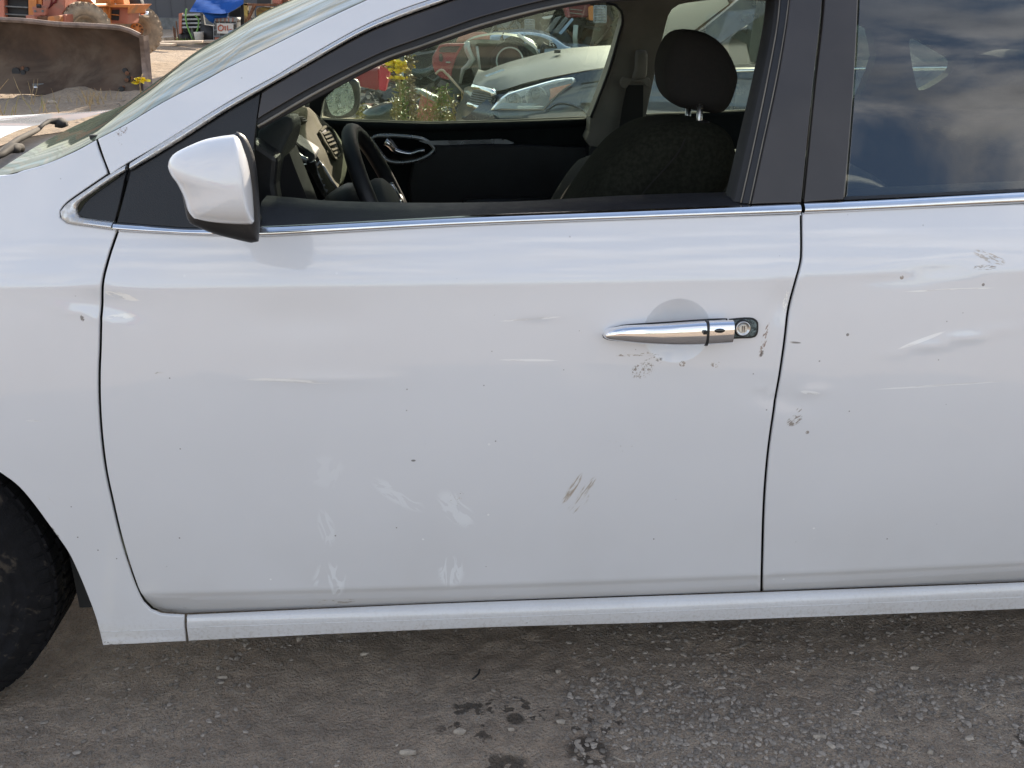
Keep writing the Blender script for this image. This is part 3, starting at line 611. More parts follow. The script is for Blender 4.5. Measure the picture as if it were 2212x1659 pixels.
# rear door pillar cover and glass
panel('pillar_cover', chain([(1785, -68), (1780, 30), (1761, 200), (1741, 400), (1737, 437)], [(1737, 437), (1823, 431)], [(1823, 431), (1833, 330), (1843, 200), (1851, 60), (1855, -68)], [(1855, -68), (1785, -68)]), M['gloss_black'], rear_door, off=0, grid=.03)
panel('pillar_cover', chain([(1858, -66), (2100, -58), (2400, -36), (2560, -20)], [(2560, -20), (2560, 0)], [(2560, 0), (2400, -16), (2100, -30), (1857, -38)]), M['gloss_black'], rear_door, off=0, grid=.03)
ribbon([(1824, 432), (2000, 424), (2212, 414), (2500, 402)], [(1828, 424), (2000, 417), (2212, 407), (2500, 396)], .001, .014, rear_door, M['rubber'], 'waist_seal')
line('seal_lip', [(1856, -60), (1852, 60), (1844, 200), (1834, 330), (1826, 428)], .0012, M['lip'], rear_door, .006)
panel('rear_side_glass', chain([(1857, -36), (1853, 60), (1845, 200), (1835, 330), (1827, 429)], [(1827, 429), (2000, 422), (2212, 412), (2520, 400)], [(2520, 400), (2560, 200), (2560, -4)], [(2560, -4), (2400, -14), (2100, -28), (1857, -36)]), M['glass_rear'], rear_door, off=.009, grid=.05, depth=.003)
# ---- handle
cx_ = [onS(a, b, -.02) for a, b in [(1302, 725), (1579, 716)]]
top = sm([(1302, 725), (1307, 716), (1316, 711), (1334, 706), (1356, 702), (1430, 697), (1517, 691), (1574, 688.5), (1579, 688.3)], 5); bot = sm([(1302, 726), (1306, 730), (1314, 733), (1331, 735), (1380, 739), (1455, 742), (1517, 741), (1574, 737.5), (1579, 737)], 5)
nH = 44
def rsn(q, n, pw=1.5):
    q = np.array(q); t = q[:, 0]; o = np.argsort(t); q = q[o]; xx = q[0, 0] + (q[-1, 0] - q[0, 0]) * (np.linspace(0, 1, n) ** pw); return [(x, np.interp(x, q[:, 0], q[:, 1])) for x in xx]
TT = rsn(top, nH); BB = rsn(bot, nH); rows = []
for i, (p, q) in enumerate(zip(TT, BB)):
    s = i / (nH - 1); out = .010 + .030 * math.sin(min(1, s * 1.15 + .02) * math.pi * .5) ** .8
    A = onS(p[0], p[1], -out * .5); B = onS(q[0], q[1], -out * .5); zc_ = (A[1] + B[1]) / 2; hz = max(abs(A[1] - B[1]) / 2, .0004); x = (A[0] + B[0]) / 2; y0 = float(S0(x, zc_))
    row = []
    for k in range(24):
        a = 2 * math.pi * k / 24; ca, sa = math.cos(a), math.sin(a)
        ex = abs(ca) ** .85 * (1 if ca > 0 else -1); ez = abs(sa) ** .8 * (1 if sa > 0 else -1)
        row.append((x, y0 - out + .012 - ex * (.012 if hz > .004 else hz), zc_ + ez * hz))
    rows.append(row)
handle = mk('door_handle', loft(rows, True, True), M['chrome_clean'], front_door, True, auto=60)
px0 = lambda a, b, o: (lambda q: Vector((q[0], float(S0(*q)) + o, q[1])))(onS(a, b, o))
# recess plate, lock, key slot
pl = chain([(1576, 690), (1600, 687.5), (1622, 687), (1632, 690), (1638, 697), (1638, 716), (1634, 726), (1624, 730.5), (1600, 731.5), (1576, 733)], step=4)
mk('lock_bezel', prism([px0(a, b, -.0035) for a, b in pl], (0, .02, 0)), M['rubber'], front_door, False, bevel=.001)
pl2 = [(1606 + (a - 1606) * .88, 709 + (b - 709) * .84) for a, b in pl]
mk('lock_plate', prism([px0(a, b, -.0055) for a, b in pl2], (0, .02, 0)), M['lockplate'], front_door, False, bevel=.0008)
kc = px0(1604.5, 709.5, -.008); KA = (0, 1, -.12)
lk = mk('lock_cylinder', lathe(kc, KA, [(.0001, -.0032), (.0068, -.0032), (.0072, -.0024), (.0074, -.0018), (.0110, -.0034), (.0122, -.0028), (.0126, .0), (.0126, .012)], 40), M['steel'], front_door, True, auto=35)
mk('lock_ring', lathe(kc, KA, [(.0127, .0), (.0140, .0005), (.0145, .004), (.0145, .012)], 40), M['rubber'], front_door, True)
mk('key_slot', box(kc + Vector((.0002, -.0036, 0)), (.0022, .0012, .0098)), M['steel'], front_door, False)
mk('key_slot', join(box(kc + Vector((-.0019, -.0034, 0)), (.0008, .0008, .0105)), box(kc + Vector((.0022, -.0034, 0)), (.0008, .0008, .0105))), M['rubber'], front_door, False)
bp = px0(1555, 714.5, -.0405); mk('sensor_button', puff_pts([bp + Vector((math.cos(a) * .0088, 0, math.sin(a) * .0038)) for a in np.linspace(0, 2 * math.pi, 25)[:-1]], .0018, .004, 3), M['piano'], front_door)
# cable tie round the handle
def hnd(px):   # handle section at pixel column
    k = min(range(nH), key=lambda i: abs(TT[i][0] - px)); return rows[k]
sec = [Vector(p) for p in hnd(1521)]; cc = sum(sec, Vector()) / len(sec)
ring_ = [[cc + (p - cc) * s + Vector((dx, 0, 0)) for p in sec] for s, dx in ((1.03, -.0020), (1.10, -.0020), (1.10, .0020), (1.03, .0020))]
tie = mk('cable_tie', loft(ring_ + [ring_[0]], True), M['trim_black'], front_door, False)
mk('tie_head', box(px0(1523, 718, -.0435), (.0058, .0055, .0062)), M['trim_black'], front_door, False, bevel=.0007)
mk('handle_gasket', tube([px0(a, b, -.001) for a, b in chain(list(TT), list(BB)[::-1])][::2], .0013, 6), M['rubber'], front_door)
# ---- side mirror
mir = mk('side_mirror', puff(chain([(402, 462), (410, 480), (430, 491), (465, 505), (520, 519), (545, 524), (555, 522)], [(559, 521), (562, 470), (558, 400), (552, 349), (541, 314), (528, 293), (512, 284)], [(508, 289), (440, 303), (405, 327), (382, 352), (390, 400), (402, 462)], step=7), -.175, .020, .11, 8, (515, 430), .45, -.46), M['trim_black'], car)
capo = chain([(414, 474), (401, 456), (391, 425), (377, 397), (362, 376), (356, 357), (358, 346), (367, 332), (387, 319), (436, 298), (477, 289), (505, 285.5)], [(507, 285.5), (518, 295), (527, 318), (537, 350), (545, 395), (549, 440), (551, 478)], [(551, 481), (546, 487.5), (500, 487), (450, 482), (414, 474)], step=6)
def puff2(px, Yc, prof, anchor, pw=1.0):
    P = [L(a, b, Yc) for a, b in px]
    if area2([(p.x, p.z) for p in P]) < 0: P = P[::-1]
    an = L(anchor[0], anchor[1], Yc); rows_ = []
    xl_ = min(p.x for p in P); xr_ = max(p.x for p in P); zl_ = min(p.z for p in P); zr_ = max(p.z for p in P)
    for s, off in prof: rows_.append([an + (p - an) * s + Vector((-.62 * max(off, 0) * (p.x - xl_) / (xr_ - xl_), off, -.42 * max(off, 0) * (p.z - zl_) / (zr_ - zl_))) for p in P])
    return loft(rows_, True, True)
prof = [(.02, -.0400), (.15, -.0396), (.30, -.0382), (.45, -.0356), (.60, -.0312), (.72, -.0260), (.82, -.0195), (.90, -.0115), (.95, -.003), (.98, .006), (.995, .018), (1, .034), (1.0, .060), (.97, .10), (.80, .13), (.3, .14)]
cap = mk('mirror_cap', puff2(capo, -.205, prof, (532, 405)), M['paint'], mir)
mk('mirror_arm', prism([L(a_, b_, -.08) for a_, b_ in [(440, 420), (520, 420), (520, 478), (450, 476)]], (0, .13, 0)), M['trim_black'], mir, False, bevel=.008)
# ---- bonnet, cowl, windscreen, roof
W_ = 1.76
def sec_y(x, z): return float(S0(x, z))
hx = np.linspace(-2.2, -1.09, 14)
def hood_pt(x, v):
    z0 = .955 - .040 * (-x - 1.17) - .10 * max(0, -x - 1.6)**2; y0 = .12 + .05 * (-x - 1.17)
    y = y0 + v * (W_ - 2 * y0); q = abs(2 * v - 1); xb = x - .05 * (1 - q * q)
    return (xb, y, z0 + .020 * (1 - q ** 3) + (.007 * math.sin(v * 14 + x * 6) if 0 < v < 1 else 0))
mk('bonnet', loft([[hood_pt(x, v) for v in np.linspace(0, 1, 26)] for x in hx]), M['paint'], car)
wedge = sm([(-30, 386), (7, 379), (50, 368), (101, 353), (164, 325), (206, 302), (273, 267), (348, 222), (436, 176), (494, 144), (603, 90), (712, 36), (794, -2), (850, -27), (950, -62), (1060, -84)], 22)
we = [onS(a, b, .004) for a, b in wedge]
d0 = Vector((we[-1][0] - we[0][0], 0, we[-1][1] - we[0][1])).normalized(); nrm_ = Vector((-d0.z, 0, d0.x))
rws = []
for i, (x, z) in enumerate(we):
    s = i / (len(we) - 1); y0 = float(S0(x, z)) + .006; B = float(np.interp(s, [0, .1, .3, .5, 1], [.033, .045, .076, .081, .056])); row = []
    for v in np.linspace(0, 1, 33):
        q = abs(2 * v - 1); bl = (1 - q ** 2.3); row.append((x + nrm_.x * B * bl, y0 + v * (W_ - 2 * y0), z + nrm_.z * B * bl))
    rws.append(row)
windscreen = mk('windscreen', loft(rws), M['ws'], car)
mk('windscreen_band', flip(loft([[(p[0] - nrm_.x * .004, p[1], p[2] - nrm_.z * .004) for p in r[:3]] for r in rws])), M['rubber'], windscreen)
# dark scuttle between bonnet and glass
rw = rws[0]; cow = []
for k, v in enumerate(np.linspace(0, 1, 33)):
    h = hood_pt(-1.09, v); g_ = rw[k]; cow.append([(h[0] - .03, h[1], h[2] - .03), (h[0] + (g_[0] - h[0]) * .4, h[1] * .6 + g_[1] * .4, h[2] - .035), (g_[0] - .01, g_[1], g_[2] - .012), (g_[0] + .05, g_[1], g_[2] - .01)])
mk('scuttle_panel', flip(loft(cow)), M['trim_black'], car)
# wipers
def lp(px, py, Yc): return L(px, py, Yc)
wip = mk('wiper', tube([lp(141, 268, .98), lp(120, 262, .97), lp(106, 262, .95), (lp(95, 268, .90)), lp(82, 280, .82)], [.008, .008, .006, .004, .005], 8), M['wiper'], car)
mk('wiper_blade', join(tube([lp(82, 279, .82), lp(40, 300, .66), lp(2, 327, .52), lp(-60, 352, .36)], [.005, .006, .006, .005], 8), tube([lp(80, 283, .82), lp(40, 305, .66), lp(2, 332, .52)], .004, 6)), M['wiper'], wip)
mk('wiper_pivot', puff_pts([lp(a, b, .98) for a, b in [(119, 256), (128, 254), (140, 260), (146, 273), (134, 277), (120, 275)]], .02, .03, 3), M['wiper'], wip)
wip2 = mk('wiper', tube([lp(48, 320, .55), lp(25, 318, .53), lp(5, 333, .46), lp(-40, 352, .40)], [.009, .010, .007, .006], 8), M['wiper'], car)
mk('wiper_pivot', puff_pts([lp(a, b, .53) for a, b in [(24, 312), (36, 312), (44, 320), (42, 331), (26, 331)]], .02, .03, 3), M['wiper'], wip2)
# inspection label on the glass
def wsp(px, py, o=.004):
    best = None
    for i, r in enumerate(rws):
        for j, p in enumerate(r):
            w = Rc @ Vector(p) + CO - C0; dpt = w.dot(_f); u = 1106 + FPX * w.dot(_r) / dpt; v = 829.5 - FPX * w.dot(_u) / dpt; d = (u - px)**2 + (v - py)**2
            if best is None or d < best[0]: best = (d, i, j)
    return best
# roof skin from rail to rail
rail = [onS(a, b, 0) for a, b in sm([(1060, -84), (1100, -93), (1300, -113), (1600, -123), (1900, -116), (2300, -93), (2640, -58)], 60)]
rr = []
for x, z in rail:
    y0 = float(S0(x, z)) + .01; rr.append([(x - .06 * (1 - abs(2 * v - 1) ** 2) * (1 if x < 0.2 else 0), y0 + v * (W_ - 2 * y0), z + .055 * (1 - abs(2 * v - 1) ** 2.6)) for v in np.linspace(0, 1, 20)])
roof = mk('roof', flip(loft(rr)), M['paint'], car)
mk('headliner', loft([[(p[0], p[1], p[2] - .035) for p in r] for r in rr]), M['headliner'], roof)
xe, ze = rail[-1]; r0 = rr[-1]
# rear screen, far flank, floor, bulkheads: the closed shell that keeps the cabin dark
mk('far_side', loft([[(x, W_ - float(S0(x, z)), z) for x in np.linspace(-.62, 2.2, 40)] for z in np.linspace(.2, .86, 20)]), M['paint'], car)
mk('floor_pan', box((.55, .90, .245), (2.3, 1.5, .03)), M['jamb'], car, False)
mk('firewall', box((-.80, .88, .60), (.04, 1.60, .78)), M['jamb'], car, False)
# ------------------------------------------------------------------ cabin
FY = 1.60      # plane of the far doors
pdoor = mk('passenger_door', slab([(560, 262), (690, 256), (794, 260), (930, 264), (1097, 260), (1273, 252), (1300, 400), (1330, 620), (900, 640), (600, 640)], FY, .035), M['cap_dark'], car, False, bevel=.012)
mk('door_cap', join(tube([L(a, b, FY - .004) for a, b in [(640, 262), (700, 266), (794, 271), (930, 275), (1097, 271), (1276, 263)]], .013, 10)), M['cap_dark'], pdoor)
mk('door_lower_trim', slab([(900, 308), (1000, 312), (1110, 312), (1270, 318), (1310, 620), (900, 630), (880, 400)], FY - .03, .03), M['cool_black'], pdoor, False, bevel=.01)
bz = chain([(803, 301), (810, 295), (826, 293), (850, 293), (890, 296), (915, 301), (930, 311), (938, 323), (928, 334), (905, 345), (880, 350), (855, 351), (835, 345), (820, 328), (808, 311), (803, 301)], step=5)
bzi = [L(a, b, FY - .036) for a, b in bz]
mk('handle_bezel', tube(bzi + [bzi[0]], .0062, 8, False), M['silver'], pdoor)
mk('handle_recess', slab(bz, FY - .034, .006), M['piano'], pdoor, False)
hp = [L(a, b, FY - .047) for a, b in sm([(832, 306), (841, 312), (850, 322), (862, 328), (885, 332), (905, 327), (917, 325)], 4)]
mk('inner_handle', tube(hp, [max(.0045, .0125 - i * .0006) for i in range(len(hp))], 8), M['chrome_clean'], pdoor)
mk('accent_strip', prism([L(a, b, FY - .042) for a, b in sm([(905, 305), (960, 304), (1040, 302), (1085, 301), (1110, 308)], 8) + sm([(1108, 311), (1040, 311), (960, 313), (930, 313)], 8)], (0, .008, 0)), M['silver'], pdoor, False)
mk('armrest', puff([(1000, 430), (1120, 425), (1250, 430), (1250, 462), (1000, 462)], FY - .06, .05, .05, 4), M['cool_black'], pdoor)
# far windows: frame pieces and panes
fo = M['headliner']
def trim(name, px, Yc, th, mat, par=car, bev=.006): return mk(name, slab(px, Yc, th), mat, par, False, bevel=bev)
apil = trim('far_roof_pillar', [(690, 262), (699, 215), (740, 178), (820, 130), (958, 78), (1097, 30), (1200, 8), (1332, -2), (1332, -40), (1100, -30), (930, 20), (800, 72), (655, 175), (664, 212), (665, 262)], FY + .02, .06, M['jamb'])
trim('pillar_trim', [(655, 262), (659, 225), (667, 221), (664, 262)], FY - .02, .02, M['trim_inner'], apil, 0)
bpil = mk('centre_pillar', slab(chain([(1275, 255), (1292, 210), (1318, 140), (1338, 74), (1347, 40), (1343, 20), (1332, 9), (1310, 5), (1250, 3)], [(1250, 3), (1250, -45), (1560, -45), (1560, -3)], [(1560, -3), (1500, 4), (1467, 10), (1452, 20), (1444, 34), (1432, 80), (1420, 134), (1405, 205), (1396, 247), (1390, 280), (1384, 318)], [(1384, 318), (1273, 315), (1273, 285), (1275, 255)], step=14), FY - .09, .09), M['trim_inner'], car, False, bevel=.012)
line_ = lambda name, px, Yc, r, mat, par: mk(name, tube([L(a, b, Yc) for a, b in px], r, 6), mat, par)
line_('seal_lip', sm([(1276, 254), (1292, 214), (1316, 150), (1336, 80), (1345, 45), (1341, 23), (1330, 11), (1308, 7)], 10), FY - .092, .0042, M['rubber'], bpil)
line_('seal_lip', sm([(1281, 256), (1297, 214), (1322, 150), (1342, 80), (1350, 50)], 10), FY - .094, .0018, M['trim_inner'], bpil)
# belt on the far pillar
mk('height_adjuster', puff(chain([(1372, 118), (1374, 109), (1384, 107), (1396, 110), (1399, 120), (1397, 160), (1390, 172), (1366, 172), (1370, 150), (1372, 118)], step=6), FY - .12, .014, .02, 4), M['trim_inner'], bpil)
dr = [(1346, 166), (1340, 176), (1343, 189), (1352, 192), (1358, 184), (1362, 178), (1390, 178), (1394, 186), (1402, 190), (1406, 180), (1402, 168), (1390, 170), (1374, 173), (1356, 168)]
mk('belt_guide', slab(chain(dr + [dr[0]], step=5), FY - .128, .012), M['trim_inner'], bpil, False, bevel=.003)
bt = mk('seat_belt', prism([L(a, b, FY - .125) for a, b in [(1354, 184), (1390, 184), (1388, 285), (1336, 285), (1345, 230)]], (0, .004, 0)), M['web'], car, False)
mk('seat_belt_webbing', prism([L(a, b, FY - .127) for a, b in [(1338, 285), (1385, 285), (1320, 470), (1270, 470)]], (0, .004, 0)), M['web'], bt, False)
mk('belt_buckle', slab([(1350, 285), (1363, 285), (1363, 308), (1350, 308)], FY - .14, .012), M['trim_black'], bt, False, bevel=.003)
mk('buckle_lip', tube([L(a, b, FY - .142) for a, b in sm([(1352, 292), (1355, 299), (1360, 297)], 2)], .0016, 5), M['silver'], bt)
mk('belt_clip', tube([L(a, b, FY - .13) for a, b in [(1375, 259), (1389, 261), (1389, 275), (1386, 281)]], .0028, 6), M['trim_inner'], bt)
mk('far_lower_trim', slab([(1273, 314), (1386, 318), (1400, 620), (1240, 620)], FY - .085, .08), M['cool_black'], bpil, False, bevel=.01)
rp = mk('far_rear_door', slab([(1390, 247), (1640, 237), (1860, 226), (2300, 210), (2300, 560), (1380, 600)], FY + .01, .035), M['cap_dark'], car, False, bevel=.012)
mk('passenger_window', slab([(640, 280), (655, 180), (830, 60), (1100, -30), (1360, -30), (1345, 60), (1285, 272)], FY + .040, .004), M['glass_far'], pdoor, False)
mk('far_rear_window', slab([(1380, 260), (1430, 60), (1440, -40), (1900, -20), (1910, 60), (1915, 240)], FY + .055, .004), M['glass_far'], rp, False)
# far rear quarter round the small triangular light
tri = chain([(1963, 92), (1966, 85), (1975, 82), (1984, 84)], [(1984, 84), (2020, 104), (2058, 126), (2064, 135), (2063, 147)], [(2063, 147), (2052, 160), (2020, 182), (1996, 194), (1985, 195), (1980, 188)], [(1980, 188), (1970, 140), (1963, 92)], step=8)
ql = chain([(1853, -45), (2600, -45)], [(2600, -45), (2600, 240)], [(2600, 240), (1850, 236)], [(1850, 236), (1856, 215), (1872, 180), (1893, 122), (1889, 95), (1881, 62), (1868, 56), (1853, 52)], [(1853, 52), (1853, -45)], step=30)
def slab_holes(px, holes, Yc, th):
    P = [L(a, b, Yc) for a, b in px]; HH = [[L(a, b, Yc) for a, b in h] for h in holes]; o = [(p.x, p.z) for p in P]; hh = [[(p.x, p.z) for p in h] for h in HH]
    vv, ff = tri_poly(o, hh); n = len(vv); V = [(a, Yc, b) for a, b in vv] + [(a, Yc + th, b) for a, b in vv]; Fc = list(ff) + [tuple(i + n for i in reversed(f)) for f in ff]
    cnt = {}
    for f in ff:
        for i in range(len(f)):
            e = (f[i], f[(i + 1) % len(f)]); cnt[e] = 1
    for (a, b) in cnt:
        if (b, a) not in cnt: Fc.append((b, a, a + n, b + n))
    return V, Fc
qp = mk('far_quarter_trim', slab_holes(ql, [tri], FY - .02, .05), M['quarter'], car, False)
mk('quarter_glass', slab([(1950, 70), (2080, 100), (2080, 170), (1990, 205), (1960, 200)], FY + .04, .004), M['glass_far'], qp, False)
mk('roof_trim', slab([(1330, 7), (1440, 2), (1560, -2), (1700, 4), (1860, 30), (1860, -60), (1330, -60)], FY - .04, .04), M['headliner'], roof, False, bevel=.01)
# rear parcel shelf, rear screen with its far post
mk('parcel_shelf', box((1.60, .88, .90), (.40, 1.40, .03)), M['fabric_dark'], car, False, bevel=.01)
# dashboard
dash = mk('dashboard', puff(chain([(556, 470), (556, 300), (575, 272), (604, 253), (622, 249), (633, 251)], [(633, 251), (636, 262), (635, 276), (628, 288), (618, 310), (604, 350), (596, 400), (596, 445), (600, 470)], [(600, 470), (556, 470)], step=8), .34, .03, .28, 5, (575, 400)), M['dash_dark'], car)
mk('dash_side', slab([(540, 300), (600, 340), (594, 400), (600, 440), (612, 470), (540, 470)], .26, .06), M['cool_black'], dash, False, bevel=.01)
mk('instrument_cluster', slab([(600, 350), (625, 330), (640, 370), (660, 420), (680, 470), (600, 470), (592, 420)], .40, .1), M['jamb'], dash, False)
# passenger side of the dash, lit by the sun
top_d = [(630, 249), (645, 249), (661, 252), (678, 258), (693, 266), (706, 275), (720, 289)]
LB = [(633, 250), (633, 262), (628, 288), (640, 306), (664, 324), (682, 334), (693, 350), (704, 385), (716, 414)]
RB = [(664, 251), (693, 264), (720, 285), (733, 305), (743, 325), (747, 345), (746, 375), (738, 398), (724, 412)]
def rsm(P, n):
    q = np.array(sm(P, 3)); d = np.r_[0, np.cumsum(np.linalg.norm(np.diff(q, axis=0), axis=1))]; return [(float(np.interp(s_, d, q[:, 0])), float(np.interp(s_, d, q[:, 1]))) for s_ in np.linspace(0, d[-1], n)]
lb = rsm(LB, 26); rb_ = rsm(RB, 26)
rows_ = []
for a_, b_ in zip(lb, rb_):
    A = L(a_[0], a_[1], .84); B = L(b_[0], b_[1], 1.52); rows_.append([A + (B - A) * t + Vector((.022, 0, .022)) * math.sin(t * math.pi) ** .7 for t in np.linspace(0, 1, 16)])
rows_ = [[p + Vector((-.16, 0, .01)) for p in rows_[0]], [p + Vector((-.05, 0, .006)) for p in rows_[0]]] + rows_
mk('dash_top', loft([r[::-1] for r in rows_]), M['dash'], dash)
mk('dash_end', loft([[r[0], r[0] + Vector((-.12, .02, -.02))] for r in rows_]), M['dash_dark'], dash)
from mathutils.bvhtree import BVHTree
_dv, _df = loft([r[::-1] for r in rows_]); _bv = BVHTree.FromPolygons([Vector(p) for p in _dv], _df)
def dp(px, py, o=0.):
    d = (RcT @ ray(px, py)).normalized(); h, n, i, t = _bv.ray_cast(lo, d)
    if h is None: h, n, i, t = _bv.find_nearest(L(px, py, 1.2))
    return h + (n if n.dot(d) < 0 else -n) * o
def dfan(P, o, edge=.012):
    q = [dp(a, b, o) for a, b in P]; c = sum(q, Vector()) / len(q); n = len(q); V = [c] + q
    return V, [(0, i + 1, (i + 1) % n + 1) for i in range(n)]
mk('glovebox_knee', puff(chain([(718, 352), (730, 349), (741, 362), (745, 380), (741, 398), (730, 408), (718, 404), (716, 380)], step=7), 1.36, .07, .1, 4), M['dash'], dash)
for a, b in (((637, 254), (652, 253)), ((640, 258), (657, 257)), ((643, 262), (660, 261))): mk('grille_slot', tube([dp(a[0], a[1], .002), dp(b[0], b[1], .002)], .003, 5), M['jamb'], dash)
def vent(outl, inner, slats):
    v = mk('air_vent', tube([dp(a, b, .006) for a, b in chain(outl + [outl[0]], step=4)] + [dp(*outl[0], .006)], .0045, 6), M['dash'], dash); mk('vent_opening', dfan(chain(inner + [inner[0]], step=4), .004), M['jamb'], v, False)
    for a, b in slats: mk('slat', tube([dp(a[0], a[1], .008), dp(b[0], b[1], .008)], .0042, 5), M['dash'], v, False)
vent([(687, 290), (699, 278), (710, 280), (721, 298), (731, 326), (732, 333), (719, 344), (711, 334), (701, 316)], [(690, 291), (700, 282), (709, 284), (720, 302), (728, 328), (718, 340), (710, 327), (700, 309)], [((692, 296), (705, 290)), ((697, 304), (711, 298)), ((701, 312), (715, 306)), ((705, 320), (719, 314)), ((709, 328), (722, 323)), ((714, 335), (725, 330))])
v2 = mk('air_vent', prism([L(a, b, .80) for a, b in [(620, 296), (632, 298), (645, 310), (664, 322), (680, 333), (681, 345), (665, 358), (652, 362), (638, 357), (620, 346)]], (0, .1, 0)), M['dash_dark'], dash, False, bevel=.004)
mk('vent_opening', prism([L(a, b, .795) for a, b in [(624, 300), (640, 310), (658, 326), (660, 345), (648, 355), (626, 345)]], (0, .01, 0)), M['jamb'], v2, False)
for a, b in (((627, 306), (638, 318)), ((628, 318), (648, 334)), ((630, 330), (652, 346)), ((628, 342), (648, 352))): mk('slat', prism([L(a[0], a[1] - 2, .79), L(b[0], b[1] - 2, .79), L(b[0], b[1] + 2, .78), L(a[0], a[1] + 2, .78)], (0, .004, .003)), M['silver'], v2, False)
mk('vent_divider', tube([L(a, b, .775) for a, b in sm([(622, 300), (632, 320), (648, 338), (664, 346)], 4)], .006, 8), M['silver'], dash)
# centre stack: dark screen, bright side trim
mk('centre_stack', prism([L(a, b, .80) for a, b in [(624, 352), (640, 363), (656, 365), (672, 368), (690, 395), (705, 428), (698, 436), (676, 438), (655, 410), (636, 380)]], (0, .25, 0)), M['piano'], dash, False, bevel=.004)
mk('stack_trim', prism([L(a, b, .785) for a, b in sm([(654, 353), (668, 350), (681, 344)], 5) + sm([(684, 356), (687, 368), (695, 390), (707, 422), (702, 433)], 6) + sm([(696, 424), (680, 395), (668, 374), (652, 366)], 6)], (0, .03, -.01)), M['chrome'], dash, False, bevel=.003)
mk('stack_trim', prism([L(a, b, .80) for a, b in [(680, 372), (693, 353), (702, 372), (720, 400), (730, 408), (714, 417), (706, 420), (694, 395)]], (0, .05, 0)), M['dash'], dash, False, bevel=.003)
mk('stack_trim', tube([L(a, b, .80) for a, b in [(676, 369), (691, 349), (700, 362), (716, 390), (731, 412)]], .0034, 6), M['silver'], dash)
mk('stack_button', join(*[box(L(a, b, .80), (.006, .004, .012), (0, R(30), 0)) for a, b in [(686, 378), (692, 390), (698, 402), (704, 414)]]), M['silver'], dash, False)
mk('stack_edge', tube([L(a, b, .79) for a, b in [(628, 358), (642, 385), (660, 415), (676, 440)]], .0035, 6), M['silver'], dash)
mk('column_shroud', puff(chain([(650, 470), (660, 455), (680, 444), (700, 434), (703, 425), (735, 405), (760, 400), (800, 420), (820, 470), (650, 470)], step=10), .46, .08, .12, 4), M['cool_black'], dash)
# steering wheel
wc = L(844, 462, .54); ax_ = Vector((-.40, .03, .917)).normalized()
sw = mk('steering_wheel', torus(wc, ax_, Vector((0.02, 1, 0)), .186, .0165), M['cool_black'], car)
up_ = ax_; side_ = Vector((0.02, 1, 0)); side_ = (side_ - up_ * side_.dot(up_)).normalized(); nn_ = up_.cross(side_); 
if nn_.x < 0: nn_ = -nn_
hub = [wc + up_ * (math.sin(a) * .075) + side_ * (math.cos(a) * .085) for a in np.linspace(0, 6.283, 29)[:-1]]
mk('airbag_cover', loft([[wc + (p - wc) * s + nn_ * o for p in hub] for s, o in ((1.05, -.03), (1.08, .0), (1.0, .014), (.8, .022), (.4, .027), (.03, .028))], True, True), M['dash_dark'], sw)
for sgn in (1, -1): mk('spoke', tube([wc + side_ * sgn * .07, wc + side_ * sgn * .12 + nn_ * .006, wc + side_ * sgn * .182], [.024, .018, .014], 8), M['cool_black'], sw)
mk('spoke_trim', tube([wc + up_ * .05 + side_ * .06 + nn_ * .02, wc + side_ * .10 + nn_ * .018, wc - up_ * .03 + side_ * .12 + nn_ * .014], .005, 6), M['silver'], sw)
mk('wheel_badge', torus(wc + nn_ * .031, up_, side_, .016, .003, 20, 6), M['chrome'], sw)
# driver's seat
SY = .56
seat = mk('driver_seat', puff(chain([(1152, 640), (1180, 520), (1240, 430), (1290, 360), (1330, 315), (1365, 288), (1395, 271), (1430, 261), (1475, 256), (1520, 260), (1552, 271), (1574, 290), (1583, 315), (1586, 340), (1580, 365), (1560, 405), (1520, 470), (1470, 560), (1430, 640)], [(1430, 640), (1152, 640)], step=12), SY - .10, .08, .32, 8, (1440, 400), .5), M['fabric'], car)
mk('seat_seam', tube([L(a, b, SY - .195) for a, b in sm([(1350, 470), (1395, 410), (1440, 360), (1466, 328), (1480, 300)], 8)], .0016, 5), M['fabric_dark'], seat)
hr = chain([(1435, 175), (1434, 150), (1439, 120), (1450, 92), (1462, 73), (1476, 64), (1495, 64), (1520, 70), (1545, 84), (1566, 105), (1580, 130), (1589, 155), (1590, 175), (1582, 205), (1572, 228), (1562, 239), (1545, 244), (1520, 241), (1490, 236), (1465, 230), (1447, 218), (1438, 200), (1435, 175)], step=8)
head = mk('headrest', puff(hr, SY - .06, .045, .20, 8, None, .42), M['fabric_dark'], seat)
for px_, yy, lo_ in ((1487, SY + .03, 259), (1512, SY - .11, 266)):
    a = L(px_, 225, yy); b = L(px_, lo_, yy); mk('headrest_post', cyl(a, b - Vector((0, 0, .03)), .0065, 12), M['steel'], seat); mk('post_collar', puff_pts([b + Vector((math.cos(t) * .02, 0, math.sin(t) * .007)) for t in np.linspace(0, 6.28, 17)[:-1]], .012, .012, 3), M['trim_black'], seat)
mk('passenger_seat', puff(chain([(1110, 640), (1180, 470), (1225, 390), (1262, 345), (1290, 335), (1330, 345), (1345, 380), (1330, 440), (1290, 640)], [(1290, 640), (1110, 640)], step=16), 1.22, .2, .2, 6, (1230, 520), .5), M['fabric_dark'], car)
mk('rear_seat', puff(chain([(1500, 640), (1540, 470), (1575, 400), (1610, 350), (1650, 338), (1780, 338), (1850, 360), (1878, 400), (1886, 440), (1890, 640)], [(1890, 640), (1500, 640)], step=20), .95, .45, .45, 6, (1700, 560), .35), M['fabric_dark'], car)
